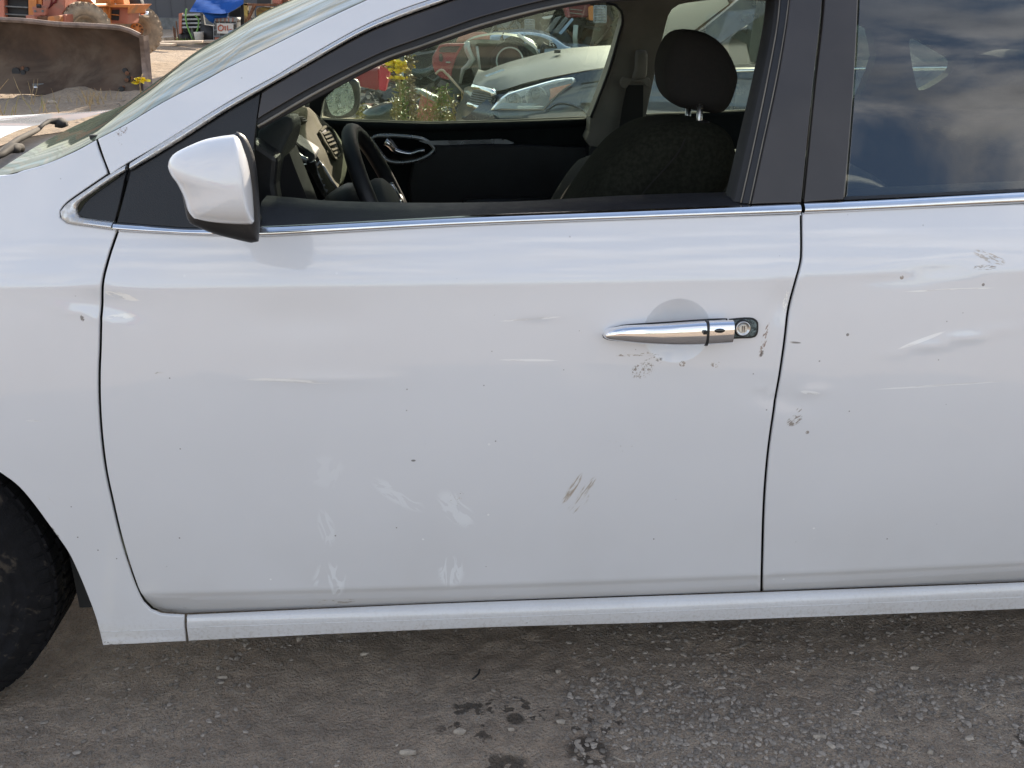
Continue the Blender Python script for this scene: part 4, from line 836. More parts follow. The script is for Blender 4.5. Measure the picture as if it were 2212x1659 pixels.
mk('rear_headrest', puff(chain([(2118, 118), (2160, 108), (2205, 108), (2240, 125), (2250, 170), (2240, 200), (2150, 200), (2125, 160), (2118, 118)], step=10), 1.2, .1, .1, 5, None, .5), M['fabric'], car)
# passenger-side mirror seen through the cabin
pm = mk('passenger_mirror', wpuff(chain([(697, 206), (715, 182), (745, 171), (770, 172), (777, 190), (776, 225), (768, 246), (750, 254), (722, 256), (698, 250)], [(698, 250), (697, 206)], step=7), 1.53 + 1.86, .02, .10, 5, None, .6), M['trim_black'], None)
pm.data.transform(Matrix.Rotation(-YAW, 4, 'Z') @ Matrix.Translation(-CO)); pm.parent = car
mg = wslab(chain([(703, 212), (716, 190), (742, 178), (755, 180), (762, 195), (765, 220), (758, 238), (740, 249), (722, 250), (712, 240), (703, 212)], step=6), 1.53 + 1.835, .004)
mg = xf(mg, Matrix.Rotation(-YAW, 4, 'Z') @ Matrix.Translation(-CO))
mt = NT('scratched_mirror_glass'); mk('mirror_glass', mg, mt.done(mt.bsdf((.42, .46, .42), mt.rng(mt.noise(60, 4, .7), .4, .6, .1, .5), .75, mt.bump(mt.noise(55, 4, .7, dist=2), .7, .006))), pm, False)
# front wheel
WX, WZ = -1.150, .317
wh = thing('_', '', 'x'); bpy.data.objects.remove(wh)
wheel = bpy.data.objects.new('front_wheel', None); COL.objects.link(wheel); wheel.parent = car
wcen = Vector((WX, .022, WZ))
tp = [(.195, .012), (.205, .004), (.208, .006), (.212, .001), (.240, -.005), (.242, -.008), (.248, -.008), (.250, -.006), (.268, -.006), (.270, -.009), (.274, -.008), (.285, -.002), (.300, .010), (.309, .020)]
tyre = mk('tyre', lathe(wcen, (0, 1, 0), [(.190, .03)] + tp + [(.311, .024), (.309, .18), (.300, .195), (.27, .205), (.205, .195)], 110), M['tyre'], wheel)
# tread blocks
tv = []
for k in range(68):
    a = 2 * math.pi * k / 68; 
    for r_, (y0, y1) in enumerate(((.022, .052), (.060, .088), (.096, .124), (.132, .160), (.168, .188))):
        aa = a + (.02 if r_ % 2 else 0); rad = .3125 if 0 < r_ < 4 else .3105
        er = Vector((math.cos(aa), 0, math.sin(aa))); et = Vector((-math.sin(aa), 0, math.cos(aa)))
        Mx = Matrix((et, (0, 1, 0), er)).transposed()
        tv.append(box(wcen + er * rad + Vector((0, (y0 + y1) / 2, 0)), (.0215, y1 - y0, .009), Mx))
mk('tread', join(*tv), M['tyre'], tyre, False, kind='stuff')
sh = []
for k in range(68):
    a = 2 * math.pi * k / 68; er = Vector((math.cos(a), 0, math.sin(a))); et = Vector((-math.sin(a), 0, math.cos(a))); Mx = Matrix((et, (0, 1, 0), er)).transposed() @ Matrix.Rotation(.9, 3, 'X')
    sh.append(box(wcen + er * .298 + Vector((0, .010, 0)), (.020, .020, .005), Mx))
mk('shoulder_lugs', join(*sh), M['tyre'], tyre, False, kind='stuff')
mk('rim', lathe(wcen, (0, 1, 0), [(.001, .04), (.05, .03), (.06, .045), (.17, .03), (.185, .014), (.195, .012), (.195, .19)], 60), M['silver'], wheel, True, auto=40)
mk('rear_axle_wheel', lathe((WX + 2.7, .04, WZ), (0, 1, 0), [(.05, .03), (.2, .012), (.285, -.002), (.309, .02), (.309, .19), (.2, .2)], 60), M['tyre'], car)
mk('far_front_wheel', lathe((WX, 1.55, WZ), (0, 1, 0), [(.05, .03), (.2, .012), (.285, -.002), (.309, .02), (.309, .19), (.2, .2)], 60), M['tyre'], car)
mk('far_rear_wheel', lathe((WX + 2.7, 1.55, WZ), (0, 1, 0), [(.05, .03), (.2, .012), (.285, -.002), (.309, .02), (.309, .19), (.2, .2)], 60), M['tyre'], car)
# arch liner
al = []
for y in (.06, .12, .34): al.append([(WX + math.cos(a) * .40, y, WZ + .02 + math.sin(a) * .40) for a in np.linspace(-.15, math.pi + .15, 40)])
mk('arch_liner', loft(al), M['jamb'], car)
mk('arch_back', box((WX, .36, .60), (.80, .02, .56)), M['jamb'], car, False)
mk('under_tray', box((.60, .92, .215), (2.1, 1.3, .02)), M['jamb'], car, False)
# rear quarter, boot and rear screen: the end of the car beyond the rear door
_e = [onS(a, b) for a, b in [(2644, 428), (2624, 640), (2564, 800), (2484, 980), (2444, 1120), (2404, 1181), (2334, 1228)]]; _ez = [p[1] for p in _e][::-1]; _ex = [p[0] + .004 for p in _e][::-1]
RXC = WX + 2.7; zs_ = np.linspace(.20, .975, 64); V = []; Fc = []; ns = 90
for z in zs_:
    x0 = float(np.interp(z, _ez, _ex))
    for s in np.linspace(0, 1, ns):
        x = x0 + (2.62 - x0) * s; d = math.hypot(x - RXC, z - WZ); zz = z
        if d < .385 and d > 1e-4: k = .385 / d; x, zz = RXC + (x - RXC) * k, WZ + (z - WZ) * k
        V.append((x, float(S0(x, zz)) + .05 * max(0, x - 2.0) ** 2 * 4, zz))
for j in range(len(zs_) - 1):
    for i in range(ns - 1):
        a = j * ns + i; q = (a, a + 1, a + ns + 1, a + ns); c = [sum(V[k][m] for k in q) / 4 for m in (0, 2)]
        if math.hypot(c[0] - RXC, c[1] - WZ) > .3855: Fc.append(q)
rq = mk('rear_quarter', (V, Fc), M['paint'], car)
cp = []
for z in np.linspace(.965, 1.335, 16):
    t = (z - .965) / .37; x0 = 1.335 - .03 * t; x1 = 2.20 - .80 * t ** 1.2; cp.append([(x, float(S0(x, z)), z) for x in np.linspace(x0, max(x1, x0 + .03), 14)])
mk('quarter_pillar', cp and loft(cp), M['paint'], rq)
bt_ = []
for x, z in ((2.18, .985), (2.30, 1.00), (2.50, .995), (2.62, .965), (2.66, .80), (2.64, .55), (2.60, .30)): bt_.append([(x - .05 * abs(2 * v - 1) ** 3, .06 + v * 1.64, z + .02 * (1 - (2 * v - 1) ** 2)) for v in np.linspace(0, 1, 12)])
mk('boot_lid', flip(loft(bt_)), M['paint'], car)
mk('rear_screen', loft([[(1.42 + (2.16 - 1.42) * t, .30 - .14 * t + v * (1.16 + .28 * t), 1.375 - .40 * t + .03 * math.sin(v * math.pi)) for v in np.linspace(0, 1, 12)] for t in np.linspace(0, 1, 8)]), M['ws'], car)
# ------------------------------------------------------------------ ground
def vnoise(x, y, seed):
    xi = np.floor(x).astype(np.int64); yi = np.floor(y).astype(np.int64); fx = x - xi; fy = y - yi
    fx = fx * fx * (3 - 2 * fx); fy = fy * fy * (3 - 2 * fy)
    def h(a, b):
        n = (a * 374761393 + b * 668265263 + seed * 974711) & 0xffffffff; n = ((n ^ (n >> 13)) * 1274126177) & 0xffffffff
        return ((n ^ (n >> 16)) & 0xffff) / 65535.0
    return (h(xi, yi) * (1 - fx) + h(xi + 1, yi) * fx) * (1 - fy) + (h(xi, yi + 1) * (1 - fx) + h(xi + 1, yi + 1) * fx) * fy
def dirt_h(x, y):
    h = .016 * (vnoise(x * 2.2, y * 2.6, 1) - .5) + .008 * (vnoise(x * 7, y * 9, 2) - .5) + .0045 * (vnoise(x * 23, y * 29, 3) - .5) + .003 * (vnoise(x * 60, y * 66, 4) - .5) + .0022 * (vnoise(x * 130, y * 130, 8) - .5)
    far = np.clip((np.hypot(x, y) - 4) / 8, 0, 1)
    h = h + far * (.10 * (vnoise(x * .35, y * .8, 5) - .5) + .05 * (vnoise(x * 1.1, y * 2.4, 6) - .5)) - far * .03
    return h * 1.0
def axis(a, b, st, lo_, hi, gr_=1.18):
    c = list(np.arange(a, b, st)); q = c[-1]; s = st
    while q < hi: s = min(s * gr_, 6 + s * .0); q += s; c.append(q)
    q = c[0]; s = st
    while q > lo_: s = min(s * gr_, 6); q -= s; c.insert(0, q)
    return np.array(c)
gx = axis(-1.5, 1.55, .009, -140, 140); gy = axis(.95, 2.75, .008, -120, 160)
GX, GY = np.meshgrid(gx, gy); GZ = dirt_h(GX, GY)
def ground_mat():
    t = NT('dirt'); X, Y, Z = t.xyz
    a = t.noise(.35, 6, .6); b = t.noise(3.1, 7, .62); c = t.noise(26, 6, .65); d = t.noise(160, 4, .6)
    col = t.mix(t.rng(b, .3, .7), (.375, .285, .212), (.510, .405, .310))
    near = t.rng(Y, 3.5, 6.0)
    col = t.mix(t.math('MULTIPLY', t.rng(a, .35, .65), near), col, (.42, .32, .215))
    col = t.mix(t.math('MULTIPLY', near, .55), col, (.46, .34, .225))
    col = t.mix(t.math('MULTIPLY', t.rng(c, .42, .6), .55), col, (.255, .205, .162))
    col = t.mix(t.math('MULTIPLY', t.rng(d, .47, .56), .55), col, (.36, .315, .265)); d3 = t.noise(300, 3, .6); col = t.mix(t.math('MULTIPLY', t.rng(d3, .53, .62), .5), col, (.13, .105, .085))
    v = t.voro(85); g2 = t.rng(b, .48, .6); col = t.mix(t.math('MULTIPLY', t.math('MULTIPLY', t.rng(v, .30, .18), g2), .6), col, (.36, .345, .32))
    # oil drips
    def blob(cx_, cy_, rx, ry, th, fs):
        e = t.math('SQRT', t.math('ADD', t.math('POWER', t.math('DIVIDE', t.math('SUBTRACT', X, cx_), rx), 2), t.math('POWER', t.math('DIVIDE', t.math('SUBTRACT', Y, cy_), ry), 2)))
        return t.math('MULTIPLY', t.rng(t.noise(fs, 4, .55), th, th + .03), t.rng(e, 1.0, .6))
    oil = None
    for (px, py, rx, ry, th, fs) in ((1040, 1560, .11, .08, .59, 34), (1285, 1562, .08, .06, .55, 40), (1130, 1548, .09, .05, .59, 50), (1270, 1625, .05, .05, .42, 12), (1085, 1655, .06, .03, .45, 25), (1190, 1530, .25, .06, .63, 30), (2206, 1590, .014, .04, .42, 30), (1003, 1530, .028, .016, .47, 36), (1113, 1560, .022, .02, .38, 30)):
        q = gr(px, py); m = blob(q.x, q.y, rx, ry, th, fs); oil = m if oil is None else t.math('MAXIMUM', oil, m)
    oil2 = t.math('MULTIPLY', oil, .70); col = t.mix(oil2, col, (.022, .018, .016))
    nb = t.bump(d, 1.0, .010); nb = t.bump(c, .6, .02, nb)
    far = t.rng(Y, 4, 8); nb = t.bump(t.math('MULTIPLY', b, far), 1.0, .12, nb)
    return t.done(t.bsdf(col, t.math('SUBTRACT', .95, t.math('MULTIPLY', oil, .35)), 0, nb, spec=.25))
ground = mk('ground', ([(a, b, c) for a, b, c in zip(GX.ravel(), GY.ravel(), GZ.ravel())], [(j * len(gx) + i, j * len(gx) + i + 1, (j + 1) * len(gx) + i + 1, (j + 1) * len(gx) + i) for j in range(len(gy) - 1) for i in range(len(gx) - 1)]), ground_mat(), kind='structure')
def gz(x, y): return float(dirt_h(np.array([x]), np.array([y]))[0])
# gravel
rng = np.random.default_rng(5)
def rock(r, seed, sq=.6, n=1):
    rg = random.Random(seed); t = (1 + 5 ** .5) / 2
    v = [(-1, t, 0), (1, t, 0), (-1, -t, 0), (1, -t, 0), (0, -1, t), (0, 1, t), (0, -1, -t), (0, 1, -t), (t, 0, -1), (t, 0, 1), (-t, 0, -1), (-t, 0, 1)]
    f = [(0, 11, 5), (0, 5, 1), (0, 1, 7), (0, 7, 10), (0, 10, 11), (1, 5, 9), (5, 11, 4), (11, 10, 2), (10, 7, 6), (7, 1, 8), (3, 9, 4), (3, 4, 2), (3, 2, 6), (3, 6, 8), (3, 8, 9), (4, 9, 5), (2, 4, 11), (6, 2, 10), (8, 6, 7), (9, 8, 1)]
    sx_, sy_ = rg.uniform(.7, 1.6), rg.uniform(.45, 1.0)
    return [(a / 1.9 * r * sx_ * rg.uniform(.75, 1.2), b / 1.9 * r * sy_ * rg.uniform(.75, 1.2), c / 1.9 * r * sq * rg.uniform(.75, 1.2)) for a, b, c in v], f
protos = [rock(1, k, .42) for k in range(14)]
def gravel(name, n, x0, x1, y0, y1, r0, r1, mat, clump, thr, power=2.4, sd=0):
    V = []; Fc = []; k = 0; b = 0; rg = np.random.default_rng(11 + sd)
    while k < n:
        x = rg.uniform(x0, x1); y = rg.uniform(y0, y1)
        if vnoise(np.array([x * clump]), np.array([y * clump]), 30 + sd)[0] < thr + rg.uniform(-.12, .12): continue
        r = r0 + (r1 - r0) * rg.random() ** power; v, f = protos[rg.integers(14)]; a = rg.uniform(0, 6.28); c, s = math.cos(a), math.sin(a); z = gz(x, y)
        V += [(x + (p[0] * c - p[1] * s) * r, y + (p[0] * s + p[1] * c) * r, z + p[2] * r + r * .18) for p in v]; Fc += [(i + b, j + b, l + b) for i, j, l in f]; b += 12; k += 1
    return mk(name, (V, Fc), mat, smooth=False, kind='stuff')
def stone_mat(name, c, v=.35):
    t = NT(name); g = t.n('ShaderNodeNewGeometry'); col = t.mix(g.outputs['Random Per Island'], tuple(x * (1 - v) for x in c), tuple(x * (1 + v) for x in c))
    col = t.mix(t.math('MULTIPLY', t.rng(t.noise(90, 4, .6), .4, .65), .5), col, (.17, .15, .13)); return t.done(t.bsdf(col, .92, 0, t.bump(t.noise(200, 3, .6), .4, .003), spec=.3))
GR1 = stone_mat('gravel_grey', (.31, .268, .228), .45); GR2 = stone_mat('gravel_pale', (.39, .335, .275))
tag(gravel('gravel', 17000, -1.45, 1.5, 1.0, 2.5, .0014, .0072, GR1, 3.2, .50, 3.6), 'fine grey gravel scattered over the shaded dirt below the car sill', 'gravel', kind='stuff')
tag(gravel('gravel', 260, -1.45, 1.5, 1.0, 2.3, .002, .0085, GR2, 2.3, .48, 3.4, 1), 'sparse pale pebbles lying in the shaded dirt below the car sill', 'gravel', kind='stuff')
tag(gravel('gravel', 2600, -9, 4, 6.5, 17, .008, .035, GR2, .9, .5, 3.0, 2), 'pale gravel strewn over the sunlit yard beyond the car', 'gravel', kind='stuff')
tag(gravel('gravel', 3500, .1, 1.5, 1.2, 1.62, .0018, .008, GR1, 5, .42, 2.4, 4), 'loose grey gravel gathered in patches under the rear door', 'gravel', kind='stuff')
for k, (px, py, r, lab) in enumerate([(993, 1590, .016, 'pale rounded stone beside the largest left oil spot'), (1104, 1584, .010, 'small whitish stone between the two oil stains'), (880, 1628, .017, 'flat grey stone left of the oil drips near the photo bottom'), (1212, 1565, .011, 'grey chip of stone just right of the middle oil drop'),
    (482, 1462, .011, 'single tan pebble on bare dirt beside the front tyre'), (646, 1375, .013, 'half buried stone under the front end of the sill'), (1770, 1590, .016, 'pale lump of stone in the gravel below the rear door'), (2010, 1625, .012, 'squarish pale stone at the lower right gravel edge'), (1975, 1440, .012, 'flat angular stone in the shadow under the rear door'), (1205, 1455, .010, 'yellowish stone chip in the shadow below the driver door')]):
    q = gr(px, py); r *= .72; o = mk('stone', shift(rock(r, 50 + k, .7), (0, 0, 0)), GR2, None, False); o.location = (q.x, q.y, gz(q.x, q.y) + r * .25); tag(o, lab, 'stone')
tag(mk('twig', tube([gr(a, b, .012) for a, b in [(1024 - 3, 1467), (1027, 1462), (1034, 1455), (1036, 1446)]], .0022, 6), M['trim_black']), 'short dark twig lying in the shadow above the oil drips', 'twig')
tag(mk('twig', tube([gr(a, b, .012) for a, b in [(1325, 1634), (1345, 1644), (1372, 1645)]], .0018, 6), GR2), 'pale bent straw on the wet patch at the photo bottom', 'twig')
# ------------------------------------------------------------------ yard materials
Y = {}
Y['orange'] = M_('faded_orange_paint', (.56, .20, .050), .55, 0, .18, 3.0, .1, 30, dirt=(.30, .15, .08), dirt_amt=.35)
Y['orange2'] = M_('sun_bleached_red_paint', (.42, .15, .10), .6, 0, .15, 2.0, .1, 30, dirt=(.25, .13, .09), dirt_amt=.3)
Y['blade'] = M_('rusty_blade_steel', (.080, .050, .034), .85, .1, .45, 1.6, .3, 25, dirt=(.135, .098, .070), dirt_amt=.55)
Y['bladeedge'] = M_('worn_steel_edge', (.22, .16, .13), .7, .1, .3, 9, .3, 50)
Y['mud'] = M_('dusty_rubber', (.30, .235, .17), .95, 0, .25, 9, .5, 60)
Y['black'] = M_('sooty_black', (.018, .018, .020), .6, 0, .3, 5)
Y['wall'] = M_('dark_wall_sheeting', (.082, .083, .092), .7, 0, .06, .5)
Y['tarp'] = M_('blue_tarpaulin', (.016, .075, .28), .9, 0, .12, 2.5, .05, 9, spec=.05)
Y['rust'] = M_('rusty_iron', (.16, .075, .042), .85, .2, .4, 9, .4, 60)
Y['yellow'] = M_('flaking_yellow_paint', (.36, .27, .07), .7, 0, .2, 5, .3, 50, dirt=(.15, .08, .04), dirt_amt=.75)
Y['cage'] = M_('galvanised_cage', (.33, .35, .37), .5, .6, .2, 9)
Y['plastic_w'] = M_('milky_plastic_tank', (.36, .37, .36), .5, 0, .15, 4)
Y['white'] = M_('dull_white', (.60, .59, .56), .6, 0, .12, 6)
Y['wood'] = M_('weathered_board', (.46, .37, .28), .9, 0, .25, 5, .4, 60)
Y['green'] = M_('green_hose', (.16, .34, .08), .5, 0, .15, 9)
Y['sign_red'] = M_('red_marker_paint', (.50, .10, .04), .8, 0, .15, 20)
Y['grey'] = M_('dull_grey_metal', (.15, .155, .155), .6, .3, .3, 5)
Y['suv'] = M_('dark_blue_car_paint', (.022, .034, .060), .30, .2, .15, 3, coat=1.0, coatr=.06, dirt=(.07, .075, .08), dirt_amt=.3)
Y['red_car'] = M_('dusty_red_car_paint', (.24, .014, .026), .5, 0, .2, 4, coat=.5, dirt=(.20, .09, .08), dirt_amt=.4)
Y['bluecar'] = M_('light_blue_car_paint', (.26, .36, .50), .3, .3, .08, 4, coat=.8)
Y['dgreen'] = M_('dark_green_car_paint', (.030, .050, .045), .35, .2, .3, 6, coat=.8, dirt=(.12, .13, .12), dirt_amt=.4)
Y['silvercar'] = M_('silver_green_car_paint', (.27, .31, .28), .4, .3, .2, 5, coat=.6)
Y['scrap'] = M_('mixed_scrap', (.075, .066, .060), .7, .3, .6, 5, .5, 30, dirt=(.16, .10, .07), dirt_amt=.5)
Y['amber'] = M_('amber_lens', (.85, .19, .05), .15, 0, .1, 10, coat=1)
Y['lamp_glass'] = glass('headlight_lens', (.86, .90, .92), .12, .02, (.62, .66, .68))
Y['red_board'] = M_('faded_red_board', (.50, .18, .15), .85, 0, .2, 6, .3, 60, dirt=(.42, .30, .27), dirt_amt=.5)
Y['dusty_ws'] = M_('dusty_windscreen', (.030, .041, .038), .6, 0, .3, 2, spec=.05)
Y['crimson'] = M_('crimson_paint', (.46, .03, .05), .5, 0, .15, 6)
Y['dglass'] = M_('dark_car_glass', (.02, .03, .032), .08, 0, .3, 2, coat=1.0)
Y['maroon'] = M_('maroon_paint', (.14, .02, .02), .5, 0, .3, 4)
def wmk(name, vf, mat, root, smooth=False, bevel=0, **k): return mk(name, rel(vf, root), mat, root, smooth, bevel=bevel, **k)
# far dark building
bl = thing('building', 'long plain dark grey sheet-metal building behind the yard', 'building', (0, 38, 0))
wmk('wall', box((4, 38.15, 1.6), (90, .3, 3.4)), Y['wall'], bl)
wmk('footing', box((4, 37.9, .12), (90, .35, .5)), Y['grey'], bl)
for k in range(60):
    if abs(-14 + k * .6) < 16: pass
ribs = [box((-24 + k * .55, 37.99, 1.8), (.03, .02, 2.9)) for k in range(100)]
wmk('rib', join(*ribs), Y['wall'], bl, kind='stuff')
# ------------------------------------------------------------------ wheel loader with blade
WL = thing('wheel_loader', 'faded orange wheel loader with a rusty pusher blade parked on the dirt', 'loader', (at(160, 100, 18).x, 18, 0))
BY = 13.6
tb = sm([(-260, 30), (-120, 38), (0, 42), (60, 45), (126, 52), (208, 56), (260, 60), (280, 66), (303, 77)], 12)
rows_ = []
brow = [(x, 0) for x, _ in tb]
nb_ = len(tb)
for t in np.linspace(0, 1, 12):
    row = []
    for i, (x, y) in enumerate(tb):
        yb = 200 + (x + 260) / 560 * 6; xx = x + (t * 11) * (x + 100) / 400; yy = y + (yb - y) * t
        row.append(at(xx, yy, BY + .28 * math.sin(t * math.pi) * 1.0 - .18 * t + .0 * x + (.04 * math.sin(x * .07) if t == 0 else 0)))
    rows_.append(row)
back = [[p + Vector((0, .06, 0)) for p in r] for r in rows_]
wmk('blade', join(flip(loft(rows_)), loft(back), loft([rows_[0], back[0]]), loft([back[-1], rows_[-1]])), Y['blade'], WL, True)
wmk('blade_top_edge', tube([r + Vector((0, -.01, 0)) for r in rows_[0]], .035, 6), Y['bladeedge'], WL)
ce = [r[-1] for r in rows_]
wmk('blade_end_plate', loft([[p + Vector((.0, -.05, 0)) for p in ce], [p + Vector((.05, -.03, 0)) for p in ce], [p + Vector((.06, .14, 0)) for p in ce], [p + Vector((.0, .14, 0)) for p in ce], [p + Vector((.0, -.05, 0)) for p in ce]]), Y['bladeedge'], WL)
cut = [r + Vector((0, -.03, .06)) for r in rows_[-1]]
for (a, b, r) in [(34, 155, .055), (48, 147, .022), (57, 150, .030), (49, 157, .032), (269, 152, .032), (274, 158, .026), (278, 169, .032), (284, 169, .024), (273, 173, .026), (261, 193, .036), (266, 188, .018)]:
    p = at(a, b, BY); tt = (b - 45) / 155; yb = BY + .28 * math.sin(tt * math.pi) - .18 * tt
    wmk('rust_hole', lathe(at(a, b, yb - .012), (0, 1, 0), [(.0001, 0), (r, .0), (r, .03)], 9), Y['rust'] if r < .03 else Y['black'], WL)
# body of the machine
def wb(name, px, Yd, th, mat, bev=.015): return wmk(name, wslab(px, Yd, th), mat, WL, False, bev)
MY = 17.2
gf = wb('radiator_frame', [(-70, -60), (61, -60), (61, 45), (-70, 45)], MY + .12, .5, Y['black'])
wb('side_frame', [(-75, -60), (7, -60), (10, 44), (-75, 44)], MY, .6, Y['orange2'])
for k, yy in enumerate((-6, 12, 29)): wmk('grille_slat', wslab([(9, yy), (60, yy + 3), (60, yy + 5.5), (9, yy + 2.5)], MY + .02, .10), Y['grey'], gf) if 0 else wb('grille_slat', [(9, yy), (60, yy + 3), (60, yy + 5.5), (9, yy + 2.5)], MY + .02, .10, Y['grey'], 0)
wb('body_panel', [(60, -60), (78, -60), (79, 32), (65, 40), (61, 44)], MY, .7, Y['orange'])
wb('body_panel', [(79.5, -60), (91, -60), (90, 31), (80, 31)], MY + .04, .7, Y['orange'])
wb('body_panel', [(92, -60), (142, -60), (139, 22), (128, 40), (100, 38), (92, 26)], MY - .06, .9, Y['orange2'])
for a, b in (((104, 18), (124, -2)), ((108, 14), (112, -2)), ((118, 6), (121, -3)), ((112, 8), (122, 4))):
    wmk('decal_stroke', tube([at(a[0], a[1], MY - .075), at(b[0], b[1], MY - .075)], .012, 4), Y['maroon'], WL)
wb('hitch_plate', [(68, 15), (76, 14), (80, 10), (88, 10), (92, 14), (101, 15), (98, 34), (73, 34)], MY - .25, .08, Y['orange2'])
for a, b in ((76, 24), (92, 24)): wmk('bolt', cyl(at(a, b, MY - .27), at(a, b, MY - .25), .02, 8), Y['grey'], WL)
wmk('pin', cyl(at(80, 13, MY - .32), at(88, 13, MY - .32), .03, 8), Y['black'], WL)
wb('bumper_block', [(55, 33), (74, 33), (76, 50), (55, 50)], MY - .45, .4, Y['orange2'])
wb('bumper_block', [(76, 36), (102, 35), (102, 50), (76, 50)], MY - .35, .3, Y['rust'])
wb('bumper_block', [(102, 36), (128, 33), (128, 54), (102, 54)], MY - .45, .4, Y['orange'])
wb('bumper_block', [(128, 31), (142, 31), (142, 54), (128, 54)], MY - .30, .3, Y['orange2'])
fe = chain([(137, 40), (138, 8), (142, 0), (160, -10), (185, -8), (200, 4), (210, 24), (216, 40)], [(216, 40), (206, 28), (196, 18), (190, 17), (160, 18), (150, 30), (137, 40)], step=6)
wb('wheel_arch', fe, MY + .55, .6, Y['orange'])
wmk('air_intake', lathe(at(147, 17, MY + .5), (0, 1, 0), [(.001, .0), (.12, .0), (.14, -.03), (.15, .1)], 20), Y['black'], WL)
wb('engine_bay', [(155, -2), (200, 2), (214, 30), (200, 60), (150, 60), (140, 40)], MY + .7, .5, Y['rust'])
wb('hood_top', [(158, 6), (205, 8), (207, 15), (160, 13)], MY + .35, .6, Y['orange'])
def big_tyre(c, R_, w, axisv, hubmat, k=26):
    ax = Vector(axisv).normalized(); x, y = frame_of(ax)
    body = wmk('tyre', lathe(c, ax, [(R_ * .50, 0), (R_ * .56, -.03), (R_ * .80, -.055), (R_ * .93, -.02), (R_ * .96, .04), (R_ * .96, w - .04), (R_ * .93, w + .02), (R_ * .8, w + .05), (R_ * .5, w)], 48), Y['mud'], WL, True)
    lug = []
    for i in range(k):
        a = 2 * math.pi * i / k
        for side in (0, 1):
            aa = a + side * math.pi / k; er = x * math.cos(aa) + y * math.sin(aa); et = ax.cross(er); Mx = Matrix((et, ax, er)).transposed()
            lug.append(box(c + er * R_ * .965 + ax * (w * (.24 if side == 0 else .76)), (R_ * .15, w * .5, R_ * .09), Mx @ Matrix.Rotation(.35 if side else -.35, 3, 'Z')))
            lug.append(box(c + er * R_ * .90 + ax * (-.028 if side == 0 else w + .028), (R_ * .14, .03, R_ * .13), Mx))
    body2 = mk('lugs', rel(join(*lug), WL), Y['mud'], body, False, kind='stuff')
    mk('rim', rel(lathe(c, ax, [(.001, .05), (R_ * .25, .05), (R_ * .27, .09)], 36), WL), hubmat, body, True); mk('rim_ring', rel(lathe(c, ax, [(R_ * .26, .09), (R_ * .40, .08), (R_ * .46, -.02), (R_ * .51, -.03)], 36), WL), Y['mud'], body, True)
    for j in range(8):
        a = 2 * math.pi * j / 8; p = c + (x * math.cos(a) + y * math.sin(a)) * R_ * .18 + ax * .05; mk('wheel_nut', rel(cyl(p, p - ax * .03, .02, 6), WL), Y['rust'], body, False)
ax1 = Vector((-.52, .85, 0)); ax2 = Vector((-.62, .78, 0))
ct = at(186, 62, MY + .15); big_tyre(ct, .40 * 1.0 * (MY + .4) / 17.2 * 1.02, .42, ax1, Y['mud'])
rt = at(299, 64, 19.6); big_tyre(rt, .46, .36, ax2, Y['orange'])
wb('side_body', [(205, -20), (240, -20), (236, 52), (212, 54), (212, 30), (203, 12)], MY + 1.0, .5, Y['orange'])
for a, b, c_, d in ((206, 16, 213, 33), (221, 15, 226, 32), (213, 13, 221, 12), (212, 33, 227, 33), (206, 16, 213, 13)): wmk('step_rail', tube([at(a, b, MY + .75), at(c_, d, MY + .75)], .012, 6), Y['orange'], WL)
wb('side_box', [(234, 14), (279, 12), (276, 52), (234, 50)], MY + 1.1, .55, Y['orange2'])
wb('box_opening', [(239, 22), (257, 20), (256, 44), (240, 43)], MY + 1.07, .05, Y['black'], 0)
wb('box_handle', [(240, 30), (256, 32), (256, 34), (240, 32)], MY + 1.03, .03, Y['orange'], 0)
wb('fender', [(232, 11), (238, 12), (240, 10), (290, 10), (284, 16), (277, 24), (275, 30), (276, 16), (234, 16)], MY + .95, .9, Y['orange'])
wb('boom_arm', [(208, -12), (228, -40), (262, -20), (268, 10), (240, 10), (234, 14)], MY + 1.25, .3, Y['orange'])
lt = wb('lettering_plate', [(219, -6), (224, -12), (252, 10), (246, 15), (238, 12)], MY + 1.2, .03, Y['white'], 0)
pL = at(233, 2, MY + 1.18)
text('lettering', 'UZ', tuple(pL - WL.location), (math.pi / 2, -R(-32), 0), .17, Y['black'], WL, .004)
wmk('exhaust_box', wpuff(chain([(258, -30), (290, -22), (304, 0), (307, 26), (296, 30), (282, 12), (262, 6), (258, -30)], step=8), MY + 2.0, .1, .4, 4), Y['black'], WL, True)
wmk('work_lamp', lathe(at(314, 31, MY + 1.9), (-.9, -.3, 0), [(.001, -.06), (.05, -.06), (.055, .0), (.04, .1), (.001, .12)], 14), M['chrome'], WL, True)
# things at the foot of the blade
def grp(px, py): q = gr(px, py); return Vector((q.x, q.y, 0))
q = grp(109, 199); o = mk('metal_box', box((0, 0, .07), (.15, .14, .15), (0, 0, .3)), Y['grey'], None, False, bevel=.01); o.location = q - Vector((0, .3, 0)); tag(o, 'small square metal block lying against the blade foot', 'metal block')
mk('boss', lathe((-.01, -.08, .08), (0, -1, 0), [(.001, .02), (.035, .02), (.04, 0)], 12), M['steel'], o)
for px, py, r, lab in ((142, 200, .09, 'flat pale stone at the blade foot, next to the metal block'), (178, 198, .13, 'rounded greenish stone at the blade foot, right of the flat one'), (128, 222, .05, 'small white stone in the blade shadow')):
    q = grp(px, py); o = mk('stone', rock(r, int(px), .6), GR2, None, False); o.location = (q.x, q.y - .2, .03); tag(o, lab, 'stone')
